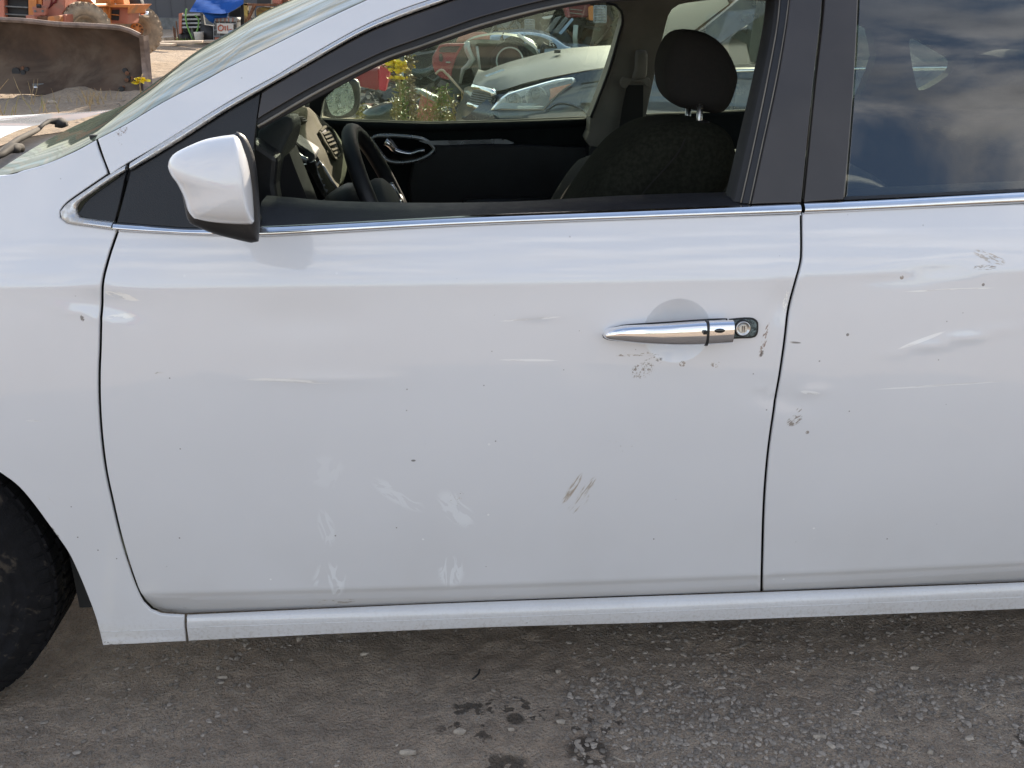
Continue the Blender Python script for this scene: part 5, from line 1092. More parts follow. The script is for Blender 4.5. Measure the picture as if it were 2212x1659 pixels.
# spoil ridge along the foot of the blade
rd = []
for x in np.linspace(-6.5, -1.6, 60):
    rd.append([(x, 13.9 - d, (.10 + .05 * math.sin(x * 3.1) + .03 * math.sin(x * 7.3)) * math.exp(-((d - .55) / .40)**2) - .05 + .012 * math.sin(x * 17 + d * 9)) for d in np.linspace(-.5, 1.6, 12)])
mk('soil_ridge', loft(rd), ground.data.materials[0], kind='structure')
# ------------------------------------------------------------------ planks, rack, tarp, totes, yellow frame
for k, (a, b, th, lab) in enumerate([((318, 97), (395, 99), .05, 'bleached plank lying nearest the loader tyre'), ((330, 101), (470, 98), .06, 'longest bleached plank in the heap on the dirt'), ((322, 105), (378, 107), .05, 'lowest bleached plank, tapering to the left'), ((334, 103), (440, 103), .05, 'thin bleached plank under the longest one'), ((350, 98), (372, 96), .09, 'short stub of pale board on top of the planks')]):
    p, q_ = grp(*a), grp(*b); d = q_ - p; o = mk('plank', box((0, 0, .04), (d.length, .16, th)), Y['wood'], None, False, bevel=.006); o.location = (p + q_) / 2 + Vector((0, 0, .03 + k * .02)); o.rotation_euler = (R(5), R(random.uniform(-1, 1)), math.atan2(d.y, d.x)); tag(o, lab, 'plank')
TY = 27.0
def yt(name, label, cat, px): return thing(name, label, cat, (at(px, 90, TY).x, TY, 0))
rk = yt('slatted_rack', 'dark slatted metal rack draped with green hose behind the planks', 'rack', 415)
wmk('rack_back', wslab([(391, 30), (436, 29), (447, 88), (395, 90)], TY + .35, .1), Y['black'], rk)
for x0, x1 in (((386.5, 30), (389, 88)), ): pass
wmk('rack_post', wslab([(386, 29), (393, 28), (392, 72), (386, 74)], TY, .12), Y['orange2'], rk, bevel=.01)
wmk('rack_post', wslab([(432, 28), (438, 30), (446, 76), (437, 74)], TY, .12), Y['grey'], rk, bevel=.01)
for k, yy in enumerate((31, 40, 48.5, 57)): wmk('slat', wslab([(391, yy), (436, yy - 1), (436, yy + 3.5), (391, yy + 4.5)], TY + .02, .3), Y['cage'], rk, bevel=.01)
wmk('rack_leg', wslab([(412, 60), (417, 60), (418, 92), (412, 92)], TY + .1, .1), Y['grey'], rk)
wmk('drum', cyl(at(403, 92, TY + .3), at(403, 70, TY + .3), .2, 14), Y['black'], rk, True)
hs = yt('garden_hose', 'bright green hose hanging over the dark slatted rack', 'hose', 405)
wmk('hose_run', tube([at(a, b, TY - .1) for a, b in sm([(403, 19), (401, 34), (403, 50), (409, 68), (416, 84)], 4)], .022, 6), Y['green'], hs, True)
wmk('hose_run', tube([at(a, b, TY - .1) for a, b in sm([(421, 33), (428, 40), (429, 52), (426, 66), (421, 73)], 4)], .02, 6), Y['green'], hs, True)
bk = yt('bucket', 'dull white plastic bucket standing under the slatted rack', 'bucket', 432); wmk('pail', lathe(at(431.5, 93, TY - .4), (0, 0, 1), [(.001, .0), (.10, .0), (.125, .26), (.13, .27), (.12, .27), (.10, .03)], 20), Y['white'], bk, True)
for k, (x, y0, y1, lab) in enumerate(((378, 57, 90, 'leftmost thin rusty rod left of the slatted rack'), (381, 60, 91, 'shortest thin rusty rod left of the slatted rack'), (386, 46, 90, 'tallest thin rusty rod left of the slatted rack'))):
    o = mk('rod', cyl((0, 0, 0), (0, 0, at(x, y0, TY).z), .016, 6), Y['rust'], None, False); p = at(x, y1, TY); o.location = (p.x, TY, 0); tag(o, lab, 'rod')
tot = yt('liquid_tote', 'caged liquid tote with a white board hand-lettered OIL', 'tote', 488)
T0 = TY - .3
def tote(root, x0, x1, y0, y1, Yd, depth=.9, body=Y['plastic_w'], n=4, m=4):
    wmk('tank', wslab([(x0 + 1, y0 + 1), (x1 - 1, y0 + 1), (x1 - 1, y1 - 3), (x0 + 1, y1 - 3)], Yd + .04, depth), body, root, bevel=.05)
    for i in range(n + 1):
        x = x0 + (x1 - x0) * i / n; wmk('cage_bar', tube([at(x, y0, Yd), at(x, y1 - 2, Yd)], .014, 5), Y['cage'], root)
    for j in range(m + 1):
        y = y0 + (y1 - y0 - 2) * j / m; wmk('cage_bar', tube([at(x0, y, Yd - .01), at(x1, y, Yd - .01)], .014, 5), Y['cage'], root)
    wmk('pallet', wslab([(x0, y1 - 3), (x1, y1 - 3), (x1, y1), (x0, y1)], Yd, depth), Y['grey'], root)
tote(tot, 462, 511, 38, 94, T0, body=Y['grey'])
wmk('tank_rim', wslab([(462, 38), (511, 39), (511, 47), (462, 46)], T0 - .02, .9), Y['plastic_w'], tot, bevel=.04)
for x in (469, 477, 486, 494, 503): wmk('cage_bar', tube([at(x, 38, T0 - .04), at(x, 47, T0 - .04)], .012, 5), Y['orange2'], tot)
bo = wmk('board', wslab([(468, 50), (504, 51), (504, 73), (469, 72)], T0 - .08, .03), Y['white'], tot)
wmk('label_sticker', wslab([(493, 64), (502, 64.5), (502, 71), (493, 70.5)], T0 - .10, .01), Y['bluecar'], tot)
wmk('red_base', wslab([(464, 81), (488, 82), (488, 93), (464, 92)], T0 - .03, .2), Y['orange2'], tot)
ol = lambda P: wmk('oil_letter', tube([at(a, b, T0 - .10) for a, b in P], .0125, 5), Y['sign_red'], tot)
ol(sm([(477, 54), (472, 57), (471, 62), (474, 66), (480, 65), (482, 59), (479, 54.5), (475, 54)], 1.5)); ol([(486, 56), (486.5, 66)]); ol([(491, 55), (491.5, 65), (500, 63.5)])
wmk('rusty_drum', cyl(at(455, 95, TY), at(455, 55, TY), .26, 16), Y['black'], thing('drum', 'black steel drum between the rack and the OIL tote', 'drum', (at(455, 95, TY).x, TY, 0)), True)
tp_ = yt('tarpaulin', 'bright blue tarpaulin sagging over the yard clutter', 'tarpaulin', 470)
tr = []
for k in range(9):
    u = k / 8; tr.append([at(a, b, TY - .6 + 1.6 * u + .12 * math.sin(i * 1.3 + k)) for i, (a, b) in enumerate([(409 + 24 * u, 25 - 40 * u), (425 + 15 * u, 26 - 42 * u), (440 + 10 * u, 27 - 44 * u), (461, 29 - 45 * u), (478, 30 - 45 * u), (493, 28 - 44 * u), (508 + 4 * u, 20 - 38 * u), (526, 8 - 28 * u)])])
wmk('sheet', tr and loft(tr), Y['tarp'], tp_, True)
wmk('hanging_flap', wslab([(437, 27), (466, 30), (492, 28), (490, 38), (463, 40), (461, 51), (450, 44)], TY - .45, .03), Y['tarp'], tp_, True)
wmk('frame_pole', cyl(at(524, 92, TY), at(524, 6, TY), .05, 8), Y['black'], tp_)
ck = thing('crate_stack', 'dark stacked crates in the shade behind the OIL tote', 'crates', (at(520, 90, TY + 1).x, TY + 1, 0))
wmk('crate', wslab([(495, 28), (530, 10), (530, 60), (497, 60)], TY + .8, 1), Y['black'], ck)
wmk('crate', wslab([(512, 60), (530, 60), (530, 92), (512, 92)], TY + .8, 1), Y['black'], ck)
yf = thing('steel_frame', 'flaking yellow and rusty steel frame holding a yellow tank', 'frame', (at(560, 70, TY).x, TY - 1, 0))
YY = TY - 1.2
for P, m_ in (([(526, 7), (534, 7), (536, 58), (529, 62)], 'yellow'), ([(526, 7), (615, 9), (615, 14), (526, 12)], 'rust'), ([(545, 12), (552, 12), (536, 44), (533, 40)], 'rust'), ([(529, 40), (534, 40), (536, 75), (530, 80)], 'rust'), ([(598, 12), (604, 12), (612, 30), (606, 30)], 'yellow')): wmk('frame_beam', wslab(P, YY, .12), Y[m_], yf, bevel=.01)
wmk('tank', wslab([(551, 15), (598, 17), (596, 40), (552, 38)], YY + .3, .8), Y['yellow'], yf, bevel=.08)
wmk('load', wslab([(556, -14), (586, -12), (585, 9), (555, 8)], YY + .2, .8), Y['black'], yf)
wmk('load', wslab([(588, -3), (606, -3), (606, 9), (588, 8)], YY + .1, .5), Y['orange2'], yf, bevel=.02)
wmk('load', wslab([(621, 2), (660, 0), (660, 8), (621, 10)], YY + .1, .5), Y['orange2'], yf, bevel=.02)
wmk('load', wslab([(606, -6), (622, -8), (622, 18), (606, 16)], YY + .3, .5), Y['rust'], yf, bevel=.02)
wmk('lower_rack', wslab([(538, 38), (575, 36), (570, 60), (538, 66)], YY + .5, .8), Y['scrap'], yf)
for a, b, r in ((560, 40, .09), (566, 38, .07), (546, 44, .08)): wmk('pot', cyl(at(a, b + 3, YY + .2), at(a, b - 3, YY + .2), r, 10), Y['orange2'], yf, True)
# ------------------------------------------------------------------ dark blue SUV beyond the cabin
SU = 6.05
suv = thing('suv', 'dark blue SUV with a cloudy headlight parked right beyond the cabin', 'suv', (at(1400, 400, SU).x, SU, 0))
def s_(px, Yd): return [at(a, b, Yd) for a, b in px]
# bonnet: rows from the front lip to the windscreen, near edge to crown to far edge
near = sm([(1023, 186), (1045, 194), (1072, 197), (1100, 190), (1145, 176), (1219, 161), (1302, 146), (1420, 132)], 14)
crown = sm([(1021, 179), (1041, 161), (1066, 149), (1085, 141), (1160, 120), (1219, 107), (1311, 100), (1435, 98)], 14)
n_ = 26
def rs3(q, n):
    q = np.array(q); d = np.r_[0, np.cumsum(np.linalg.norm(np.diff(q, axis=0), axis=1))]; return [(np.interp(s, d, q[:, 0]), np.interp(s, d, q[:, 1])) for s in np.linspace(0, d[-1], n)]
near = rs3(near, n_); crown = rs3(crown, n_); rws2 = []
for i in range(n_):
    f_ = max(0, 1 - i / 7); A = at(*near[i], SU + .02 + .20 * f_ ** 2); B = at(*crown[i], SU + .80 - .25 * f_); Cc = Vector((B.x - (B.x - A.x) * .2, SU + 1.6, A.z)); row = []
    for k in range(13):
        t = k / 12; row.append((A * (1 - t)**2 + (2 * B - (A + Cc) / 2) * 2 * t * (1 - t) + Cc * t * t))
    rws2.append(row)
wmk('bonnet', flip(loft(rws2)), M_('dusty_dark_paint', (.026, .030, .025), .45, 0, .2, 3, coat=.25, coatr=.2, spec=.3), suv, True)
for a, b in ((1238, 119), (1204, 111)): wmk('washer_jet', box(at(a, b, SU + .55), (.04, .02, .02)), Y['black'], suv)
wmk('bonnet_sticker', wslab([(1046, 163), (1086, 149), (1091, 151), (1051, 166)], SU + .32, .004), Y['bluecar'], suv)
# flank and nose
fl_ = [(1072, 197), (1100, 192), (1145, 178), (1219, 163), (1302, 148), (1420, 134), (1600, 152), (1770, 152), (1900, 152), (2400, 150)]
lo__ = [(1000, 258), (1040, 275), (1100, 300), (1219, 330), (1302, 340), (1420, 350), (1600, 350), (1770, 350), (1900, 350), (2400, 350)]
A_ = rs3(fl_, 24); B_ = rs3(lo__, 24); rws3 = []
for t in np.linspace(0, 1, 9): rws3.append([at(a[0] + (b[0] - a[0]) * t, a[1] + (b[1] - a[1]) * t, SU - .07 * math.sin(t * 2.6) + (.02 if t < .01 else 0) + .12 * max(0, 1 - i / 3)**2) for i, (a, b) in enumerate(zip(A_, B_))])
wmk('side_panel', flip(loft(rws3)), Y['suv'], suv, True)
wmk('rear_flank', box((at(1180, 200, SU).x + 2.0, SU + .95, .55), (4.0, 1.5, .42)), Y['suv'], suv, False, .06)
grl = lambda px, y0, y1: [at(a, b, y0 + (y1 - y0) * (1072 - a) / 72) for a, b in px]
wmk('nose', loft([grl([(1072, 195), (1045, 192), (1022, 184), (1003, 190)], SU + .06, SU + .55), grl([(1070, 215), (1045, 214), (1016, 210), (1000, 212)], SU - .02, SU + .5), grl([(1060, 238), (1040, 237), (1010, 229), (990, 228)], SU - .04, SU + .5), grl([(1075, 262), (1050, 263), (1000, 255), (985, 250)], SU - .06, SU + .5), grl([(1100, 300), (1050, 300), (1000, 300), (985, 300)], SU - .02, SU + .5)]), Y['suv'], suv, True)
gp = prism(grl([(1024, 193), (1066, 203), (1060, 230), (1048, 237), (1010, 226)], SU - .02, SU + .40), (0, .05, 0)); gr2_ = wmk('grille', gp, Y['black'], suv)
for k in range(7):
    y = 196 + k * 5; wmk('grille_bar', tube(grl([(1022 - k * 1.7, y), (1064 - k * .6, y + 8)], SU - .035, SU + .39), .006, 4), Y['grey'], suv)
wmk('grille_chrome', tube(grl([(1023, 187), (1045, 193), (1064, 199), (1067, 205)], SU - .05, SU + .38), .018, 6), M['chrome'], suv, True)
wmk('grille_chrome', tube(grl([(1012, 225), (1030, 231), (1049, 236)], SU - .05, SU + .38), .015, 6), M['chrome'], suv, True)
wmk('bumper_edge', tube(grl([(1000, 254), (1030, 259), (1045, 262), (1085, 262)], SU - .09, SU + .38), .012, 6), Y['black'], suv, True)
HLs = chain([(1060, 238), (1072, 222), (1090, 206), (1108, 198), (1145, 187), (1200, 172), (1237, 167)], [(1237, 167), (1242, 170), (1243, 177)], [(1243, 177), (1230, 188), (1212, 202), (1192, 222), (1175, 240)], [(1175, 240), (1120, 240), (1060, 238)], step=8)
HY = SU - .075
wmk('headlight', wslab(HLs, HY + .07, .02), Y['white'], suv)
hl = [o for o in suv.children if o.name.startswith('headlight')][0]
def hsub(name, vf, mat, smooth=True): return mk(name, rel(vf, suv), mat, hl, smooth)
for (a, b, r) in ((1108, 217, .050), (1158, 210, .060)):
    c = at(a, b, HY + .052); hsub('reflector', lathe(c, (0, -1, 0), [(.0001, -.02), (r * .35, -.012), (r * .62, .0), (r, .014), (r * 1.06, .014), (r * 1.1, .0)], 26), M['steel']); hsub('bulb_lens', lathe(c, (0, -1, 0), [(.0001, .018), (r * .4, .012), (r * .55, .0)], 18), M['lamp'] if 'lamp' in M else M['piano'])
hsub('amber_reflector', wslab([(1187, 192), (1232, 181), (1237, 182), (1210, 200), (1186, 218), (1189, 205)], HY + .022, .012), Y['amber'], False)
hsub('inner_bezel', wslab([(1062, 236), (1085, 222), (1180, 224), (1176, 239)], HY + .026, .01), Y['bluecar'], False)
for k in range(3): hsub('light_rib', wslab([(1118, 229 + k * 3.4), (1174 - k * 2, 229 + k * 3.4), (1174 - k * 2, 230.6 + k * 3.4), (1118, 230.6 + k * 3.4)], HY + .02, .006), M['chrome'], False)
hsub('lens', puff_pts([at(a, b, HY + .015) for a, b in HLs], .03, .0, 4), M['lens_milky'])
wmk('panel_gap', tube([at(a, b, SU - .07) for a, b in [(1255, 181), (1296, 175)]], .005, 4), Y['black'], suv)
wmk('wheel_arch_lip', tube([at(a, b, SU - .085) for a, b in sm([(1180, 238), (1205, 223), (1235, 226), (1262, 240), (1280, 262)], 6)], .006, 5), Y['suv'], suv, True)
wmk('side_badge', box(at(1266, 225, SU - .08), (.06, .012, .015)), Y['black'], suv)
# windscreen, pillars, side windows, belt strip
wsq = loft([[at(1418, 132, SU + .12), at(1400, 60, SU + .75), at(1396, 30, SU + 1.5)], [at(1480, 80, SU + .2), at(1462, 30, SU + .8), at(1450, 10, SU + 1.5)], [at(1575, 8, SU + .3), at(1560, -20, SU + .8), at(1550, -30, SU + 1.5)]])
wmk('windscreen', wsq, Y['dusty_ws'], suv, True)
wmk('front_pillar', wslab([(1400, 140), (1420, 130), (1495, 82), (1575, 18), (1640, -40), (1700, -40), (1700, 15), (1655, 28), (1600, 62), (1530, 110), (1480, 140)], SU + .05, .08), Y['suv'], suv)
wmk('body_upper', wslab([(1396, 138), (1480, 136), (1560, 142), (1570, 150), (1400, 160)], SU - .01, .06), Y['suv'], suv)
wmk('side_window', wslab([(1480, 140), (1560, 92), (1620, 52), (1655, 28), (1660, 134), (1640, 138), (1480, 142)], SU + .10, .03), Y['dglass'], suv)
wmk('quarter_glass', wslab([(1578, 80), (1598, 64), (1630, 84), (1616, 96)], SU + .085, .01), Y['dusty_ws'], suv)
wmk('side_window', wslab([(1616, 44), (1668, 16), (1664, 134), (1624, 134), (1616, 100)], SU + .08, .02), Y['dusty_ws'], suv)
wmk('side_window', wslab([(1700, 15), (1940, 5), (1940, 128), (1692, 134)], SU + .08, .02), Y['dglass'], suv)
wmk('roof_side', wslab([(1640, -38), (2300, -60), (2300, 0), (1700, 15)], SU + .06, .5), Y['suv'], suv)
wmk('rear_body', wslab([(1940, 3), (2300, 0), (2400, 160), (1940, 145)], SU + .05, .5), Y['suv'], suv)
wmk('belt_moulding', tube([at(a, b, SU - .055) for a, b in [(1415, 163), (1600, 153), (1660, 151), (1900, 148), (2100, 146), (2300, 145)]], .010, 6), M['chrome'], suv, True)
for x in (-1.15, 1.7): wmk('wheel', lathe((at(1300, 200, SU).x + x + .9, SU - .02, .34), (0, 1, 0), [(.01, .03), (.2, .02), (.3, -.01), (.34, .03), (.34, .2), (.2, .2)], 36), M['tyre'], suv, True)
# ------------------------------------------------------------------ wrecked hatchback and its neighbours
KY_ = 13.0
hb = thing('wrecked_hatchback', 'stripped dark hatchback shell with an open tail and a loose tyre inside', 'wrecked car', (at(1070, 160, KY_).x, KY_, 0))
rf_ = [(1005, 93), (1016, 86), (1035, 80), (1070, 75), (1100, 77), (1125, 82), (1150, 92), (1160, 104)]
wmk('roof', loft([[at(a, b, KY_) for a, b in sm(rf_, 8)], [at(a + 1, b - 5, KY_ + .9) for a, b in sm(rf_, 8)], [at(a + 3, b - 5, KY_ + 2.0) for a, b in sm(rf_, 8)]]), Y['silvercar'], hb, True)
wmk('tail_frame', wslab([(1005, 93), (1016, 87), (1040, 86), (1080, 88), (1120, 92), (1145, 98), (1160, 108), (1170, 122), (1163, 124), (1140, 106), (1080, 95), (1030, 93), (1026, 100), (1036, 150), (1044, 180), (1030, 182), (1016, 140), (1008, 110)], KY_ - .05, .15), Y['dgreen'], hb)
wmk('pillar', tube([at(a, b, KY_ - .08) for a, b in [(1008, 90), (1010, 108), (1020, 128), (1011, 142), (1000, 150), (994, 180)]], [.04, .05, .05, .04, .03, .02], 6), Y['silvercar'], hb, True)
wmk('pillar', tube([at(a, b, KY_ - .1) for a, b in [(1030, 100), (1034, 130), (1038, 165)]], .02, 6), Y['silvercar'], hb, True)
wmk('boot_interior', wslab([(1012, 95), (1160, 95), (1175, 240), (1000, 240), (990, 180), (1016, 140)], KY_ + .5, .1), Y['black'], hb)
wmk('side_shell', wslab([(1000, 100), (1010, 130), (1008, 150), (990, 190), (985, 235), (970, 220), (975, 150), (990, 120)], KY_ + .05, .4), Y['dgreen'], hb)
wmk('floor_shell', wslab([(985, 185), (1040, 180), (1170, 150), (1175, 260), (990, 250)], KY_ + .15, .3), Y['dgreen'], hb)
wmk('roof_edge', tube([at(a, b, KY_ - .03) for a, b in [(1118, 74), (1132, 84), (1148, 96), (1158, 108), (1165, 122)]], .022, 6), Y['white'], hb, True)
wmk('stalk', tube([at(a, b, KY_ + .3) for a, b in [(1084, 88), (1084, 80), (1088, 70)]], [.04, .015, .008], 6), Y['black'], hb, True)
ty = thing('loose_tyre', 'worn loose tyre with a pale rim line inside the hatchback shell', 'tyre', at(1102, 128, KY_ - .1)); wmk('ring', torus(at(1102, 132, KY_ - .1), (1, 0, .15), (0, .4, 1), .24 * .8, .07, 40, 12), M['tyre'], ty, True)
wmk('bead', torus(at(1101, 131, KY_ - .18), (1, 0, .15), (0, .4, 1), .165, .010, 40, 6), Y['silvercar'], ty, True)
rd_ = thing('detached_red_panel', 'dusty red car door with its pull cup leaning on the dark wreck', 'car door', (at(965, 170, 12.6).x, 12.6, 0))
dr_ = chain([(943, 108), (948, 98), (960, 95), (985, 94), (1004, 94)], [(1004, 94), (992, 112), (985, 125), (980, 140), (976, 152)], [(976, 152), (974, 168), (970, 173), (952, 168), (940, 158)], [(940, 158), (934, 140), (934, 122), (943, 108)], step=8)
wmk('skin', wslab(dr_, 12.6, .12), Y['red_car'], rd_, bevel=.02); wmk('window_gap', wslab([(950, 104), (956, 101), (994, 100), (985, 113), (948, 113)], 12.57, .04), Y['black'], rd_); wmk('pull_cup', wpuff([(949, 116), (955, 116), (957, 126), (955, 134), (949, 132), (948, 124)], 12.58, .01, .03, 3), Y['black'], rd_, True); wmk('latch', wslab([(963, 133), (973, 133), (973, 136), (963, 136)], 12.57, .02), Y['silvercar'], rd_)
cw = thing('crumpled_car', 'crumpled pale grey car front behind the goldenrod', 'wrecked car', (at(915, 130, 14).x, 14, 0))
wmk('crushed_body', loft([[at(a, b + 6 * math.sin(i * 2.1 + j * 1.7), 14 + .5 * j + .22 * math.sin(i * 1.9 + j)) for i, a in enumerate(np.linspace(868, 948, 9)) for b in [104 + (7 - j) * 9 + abs(a - 905) * .12]] for j in range(7)]), Y['silvercar'], cw, True)
wmk('dark_bay', wslab([(872, 125), (945, 112), (944, 180), (872, 190)], 14.3, .8), Y['black'], cw)
wmk('bumper', tube([at(a, b, 13.8) for a, b in sm([(884, 152), (900, 158), (922, 156), (940, 146)], 8)], .06, 6), Y['dgreen'], cw, True)
pk = thing('pink_roof_car', 'far car with a faded pinkish roof above the red door', 'car', (at(1020, 90, 18).x, 18, 0))
wmk('roof', wpuff(chain([(985, 92), (992, 78), (1015, 71), (1045, 69), (1056, 73), (1060, 82)], [(1060, 82), (1050, 92), (985, 92)], step=6), 18, .1, .7, 4, None, .5), Y['orange2'], pk, True); wmk('glass_area', wslab([(975, 82), (1060, 80), (1075, 100), (970, 105)], 18.1, .6), Y['dglass'], pk); wmk('body', wslab([(950, 100), (1080, 98), (1080, 150), (950, 150)], 18.2, 1), Y['dgreen'], pk)
bc = thing('blue_sedan', 'light blue sedan with white chalk marks on its rear window', 'car', (at(1180, 110, 15.5).x, 15.5, 0)); BY2 = 15.5
outl = chain([(1058, 76), (1080, 74), (1100, 71), (1130, 69), (1160, 71), (1185, 77), (1205, 87), (1222, 99), (1236, 104), (1262, 104), (1290, 108)], [(1290, 108), (1290, 170)], [(1290, 170), (1060, 170)], [(1060, 170), (1058, 76)], step=8)
wmk('body', wslab(outl, BY2, 1.4), Y['bluecar'], bc, bevel=.06)
wmk('side_glass', wslab(chain([(1090, 84), (1110, 76), (1140, 75), (1170, 80), (1192, 90), (1202, 98), (1204, 104)], [(1204, 104), (1160, 106), (1090, 108)], [(1090, 108), (1090, 84)], step=6), BY2 - .03, .05), Y['dglass'], bc)
wmk('window_post', wslab([(1130, 75), (1134, 75), (1140, 106), (1135, 106)], BY2 - .05, .05), Y['bluecar'], bc)
for a, b in (((1187, 86), (1193, 88)), ((1188, 91), (1195, 92)), ((1187, 96), (1191, 99)), ((1194, 95), (1197, 100)), ((1188, 87), (1188, 99))): wmk('chalk_mark', tube([at(a[0], a[1], BY2 - .045), at(b[0], b[1], BY2 - .045)], .008, 4), Y['white'], bc)
mr_ = thing('black_post', 'bent black plastic post standing in front of the light blue sedan', 'post', at(1175, 120, 12)); wmk('stem', tube([at(a, b, 12) for a, b in [(1170, 119), (1172, 105), (1178, 94)]], [.03, .03, .035], 6), Y['black'], mr_, True)
rc = thing('red_car', 'bright red car body panel behind the passenger mirror', 'wrecked car', (at(800, 170, 9).x, 9, 0))
wmk('flank', wslab([(745, 170), (775, 152), (820, 146), (822, 190), (815, 196), (770, 186), (745, 190)], 9.0, .8), Y['red_car'], rc, bevel=.02); wmk('door_edge', wslab([(820, 143), (834, 138), (842, 152), (836, 180), (832, 198), (818, 194)], 8.85, .12), Y['crimson'], rc, bevel=.01)
# totes and crates far back
def box_thing(name, lab, cat, px, Yd, dep, mat, bev=.02):
    r = thing(name, lab, cat, (at(px[0][0], px[0][1], Yd).x, Yd, 0)); wmk('shell', wslab(px, Yd, dep), mat, r, bevel=bev); return r
FQ = 21
cr = box_thing('pallet_crate', 'pale wooden crate with a dark lid behind the light blue sedan', 'crate', [(1076, 58), (1124, 58), (1124, 78), (1076, 78)], FQ, 1, Y['wood']); wmk('lid', wslab([(1074, 52), (1080, 47), (1118, 47), (1125, 53), (1125, 60), (1074, 60)], FQ - .1, 1.2), Y['grey'], cr)
for x in (1084, 1092, 1100, 1109, 1117): wmk('board_gap', wslab([(x, 59), (x + 1, 59), (x + 1, 77), (x, 77)], FQ - .02, .04), Y['rust'], cr)
t2 = thing('liquid_tote', 'small upright caged tote with a blue-white tank left of the tilted sheets', 'tote', (at(1144, 70, FQ).x, FQ, 0)); tote(t2, 1134, 1154, 43, 72, FQ, .8, n=3, m=5)
t3 = thing('liquid_tote', 'tall pale green caged tote high on the scrap heap', 'tote', (at(1295, 50, FQ - 1).x, FQ - 1, 0)); tote(t3, 1283, 1309, 13, 50, FQ - 1, .8, n=4, m=6)
rt_ = thing('red_truck', 'dark red truck tailgate stacked high on the scrap heap', 'truck', (at(1245, 30, FQ - 1).x, FQ - 1, 0)); wmk('tailgate', wslab([(1220, 8), (1276, 6), (1272, 38), (1226, 38)], FQ - 1, 1.2), Y['maroon'], rt_, bevel=.04)
for yy in (19, 27): wmk('trim_strip', wslab([(1230, yy), (1258, yy + 3), (1258, yy + 4), (1230, yy + 1)], FQ - 1.04, .05), Y['silvercar'], rt_)
wmk('corner_post', tube([at(1222, 10, FQ - 1.05), at(1227, 38, FQ - 1.05)], .05, 5), Y['red_car'], rt_)
box_thing('orange_crate', 'rusty orange steel crate wedged between the red truck and the tote', 'crate', [(1270, 14), (1283, 12), (1283, 45), (1272, 44)], FQ - 1, .8, Y['orange'])
for k, (px, lab) in enumerate([([(1178, 68), (1200, 38), (1214, 34), (1190, 70)], 'tilted grey sheet leaning nearest the caged tote'), ([(1194, 70), (1222, 36), (1228, 40), (1204, 74)], 'long tilted dark sheet leaning in the middle of the heap'), ([(1206, 72), (1236, 38), (1240, 42), (1212, 76)], 'bluish tilted sheet leaning below the red truck')]):
    o = box_thing('scrap_sheet', lab, 'sheet', px, FQ - 1.5 - k * .2, .15, Y['grey'] if k != 2 else Y['bluecar'])
po = thing('post', 'pale peeling post standing among the dark scrap', 'post', (at(1242, 100, 19).x, 19, 0)); wmk('shaft', tube([at(1243, 102, 19), at(1242, 80, 19), at(1244, 54, 19)], .05, 6), Y['silvercar'], po, True)
wp = box_thing('crumpled_sheet', 'crumpled whitish panel lying on the dark heap above the crate', 'panel', [(1170, 38), (1196, 33), (1190, 40), (1176, 42)], FQ - .5, .3, Y['white'])
# heap
rg = random.Random(3); parts = []
for k in range(900):
    px = rg.uniform(760, 1500) if k % 3 else rg.uniform(1120, 1330); Yd = rg.uniform(21.5, 25); py = rg.uniform(-40, 112); p = at(px, py, Yd)
    s = rg.uniform(.12, .8); parts.append(box(p, (s, s * rg.uniform(.1, .8), s * rg.uniform(.05, .5)), (rg.uniform(-1.2, 1.2), rg.uniform(-1.2, 1.2), rg.uniform(0, 3))))
for k in range(110):
    px = rg.uniform(800, 1400); Yd = rg.uniform(20.5, 22); p = at(px, rg.uniform(-10, 95), Yd); d = Vector((rg.uniform(-1, 1), rg.uniform(-.3, .3), rg.uniform(-1, 1))); parts.append(tube([p, p + d * rg.uniform(.2, .7)], rg.uniform(.01, .035), 5))
def scrapmat():
    t = NT('mixed_scrap_pieces'); g = t.n('ShaderNodeNewGeometry').outputs['Random Per Island']; r = t.n('ShaderNodeValToRGB'); e = r.color_ramp.elements; e[0].position = 0; e[0].color = (.03, .028, .027, 1); e[1].position = .99; e[1].color = (.10, .09, .08, 1)
    for p, c in ((.3, (.055, .045, .04)), (.5, (.12, .06, .035)), (.62, (.04, .045, .05)), (.8, (.20, .19, .17)), (.84, (.035, .03, .03)), (.93, (.10, .13, .17)), (.96, (.16, .04, .03))):
        q = e.new(p); q.color = (*c, 1)
    r.color_ramp.interpolation = 'CONSTANT'; t.t.links.new(g, r.inputs[0]); return t.done(t.bsdf(t.mix(t.math('MULTIPLY', t.rng(t.noise(4, 5, .6), .4, .6), .5), r.outputs[0], (.09, .065, .05)), .6, .2, t.bump(t.noise(20, 4, .6), .5, .02)))
SM = scrapmat()
heap = mk('scrap_heap', join(*parts), SM, None, False); tag(heap, 'dark heap of tangled scrap metal filling the back of the yard', 'scrap heap', kind='stuff')
hbk = []
for x in np.linspace(-8, 22, 50): hbk.append([(x, 25.5 + .5 * math.sin(x * 2.3) - d * .3, d * .45 + .25 * math.sin(x * 3.7 + d)) if d else (x, 25.5, -.1) for d in range(12)])
bkm = mk('scrap_heap', loft(hbk), SM, None, False); tag(bkm, 'solid dark mass of crushed scrap behind the loose heap', 'scrap heap', kind='stuff')
bkm.data.transform(Matrix.Translation((4.2, 0, 0)))
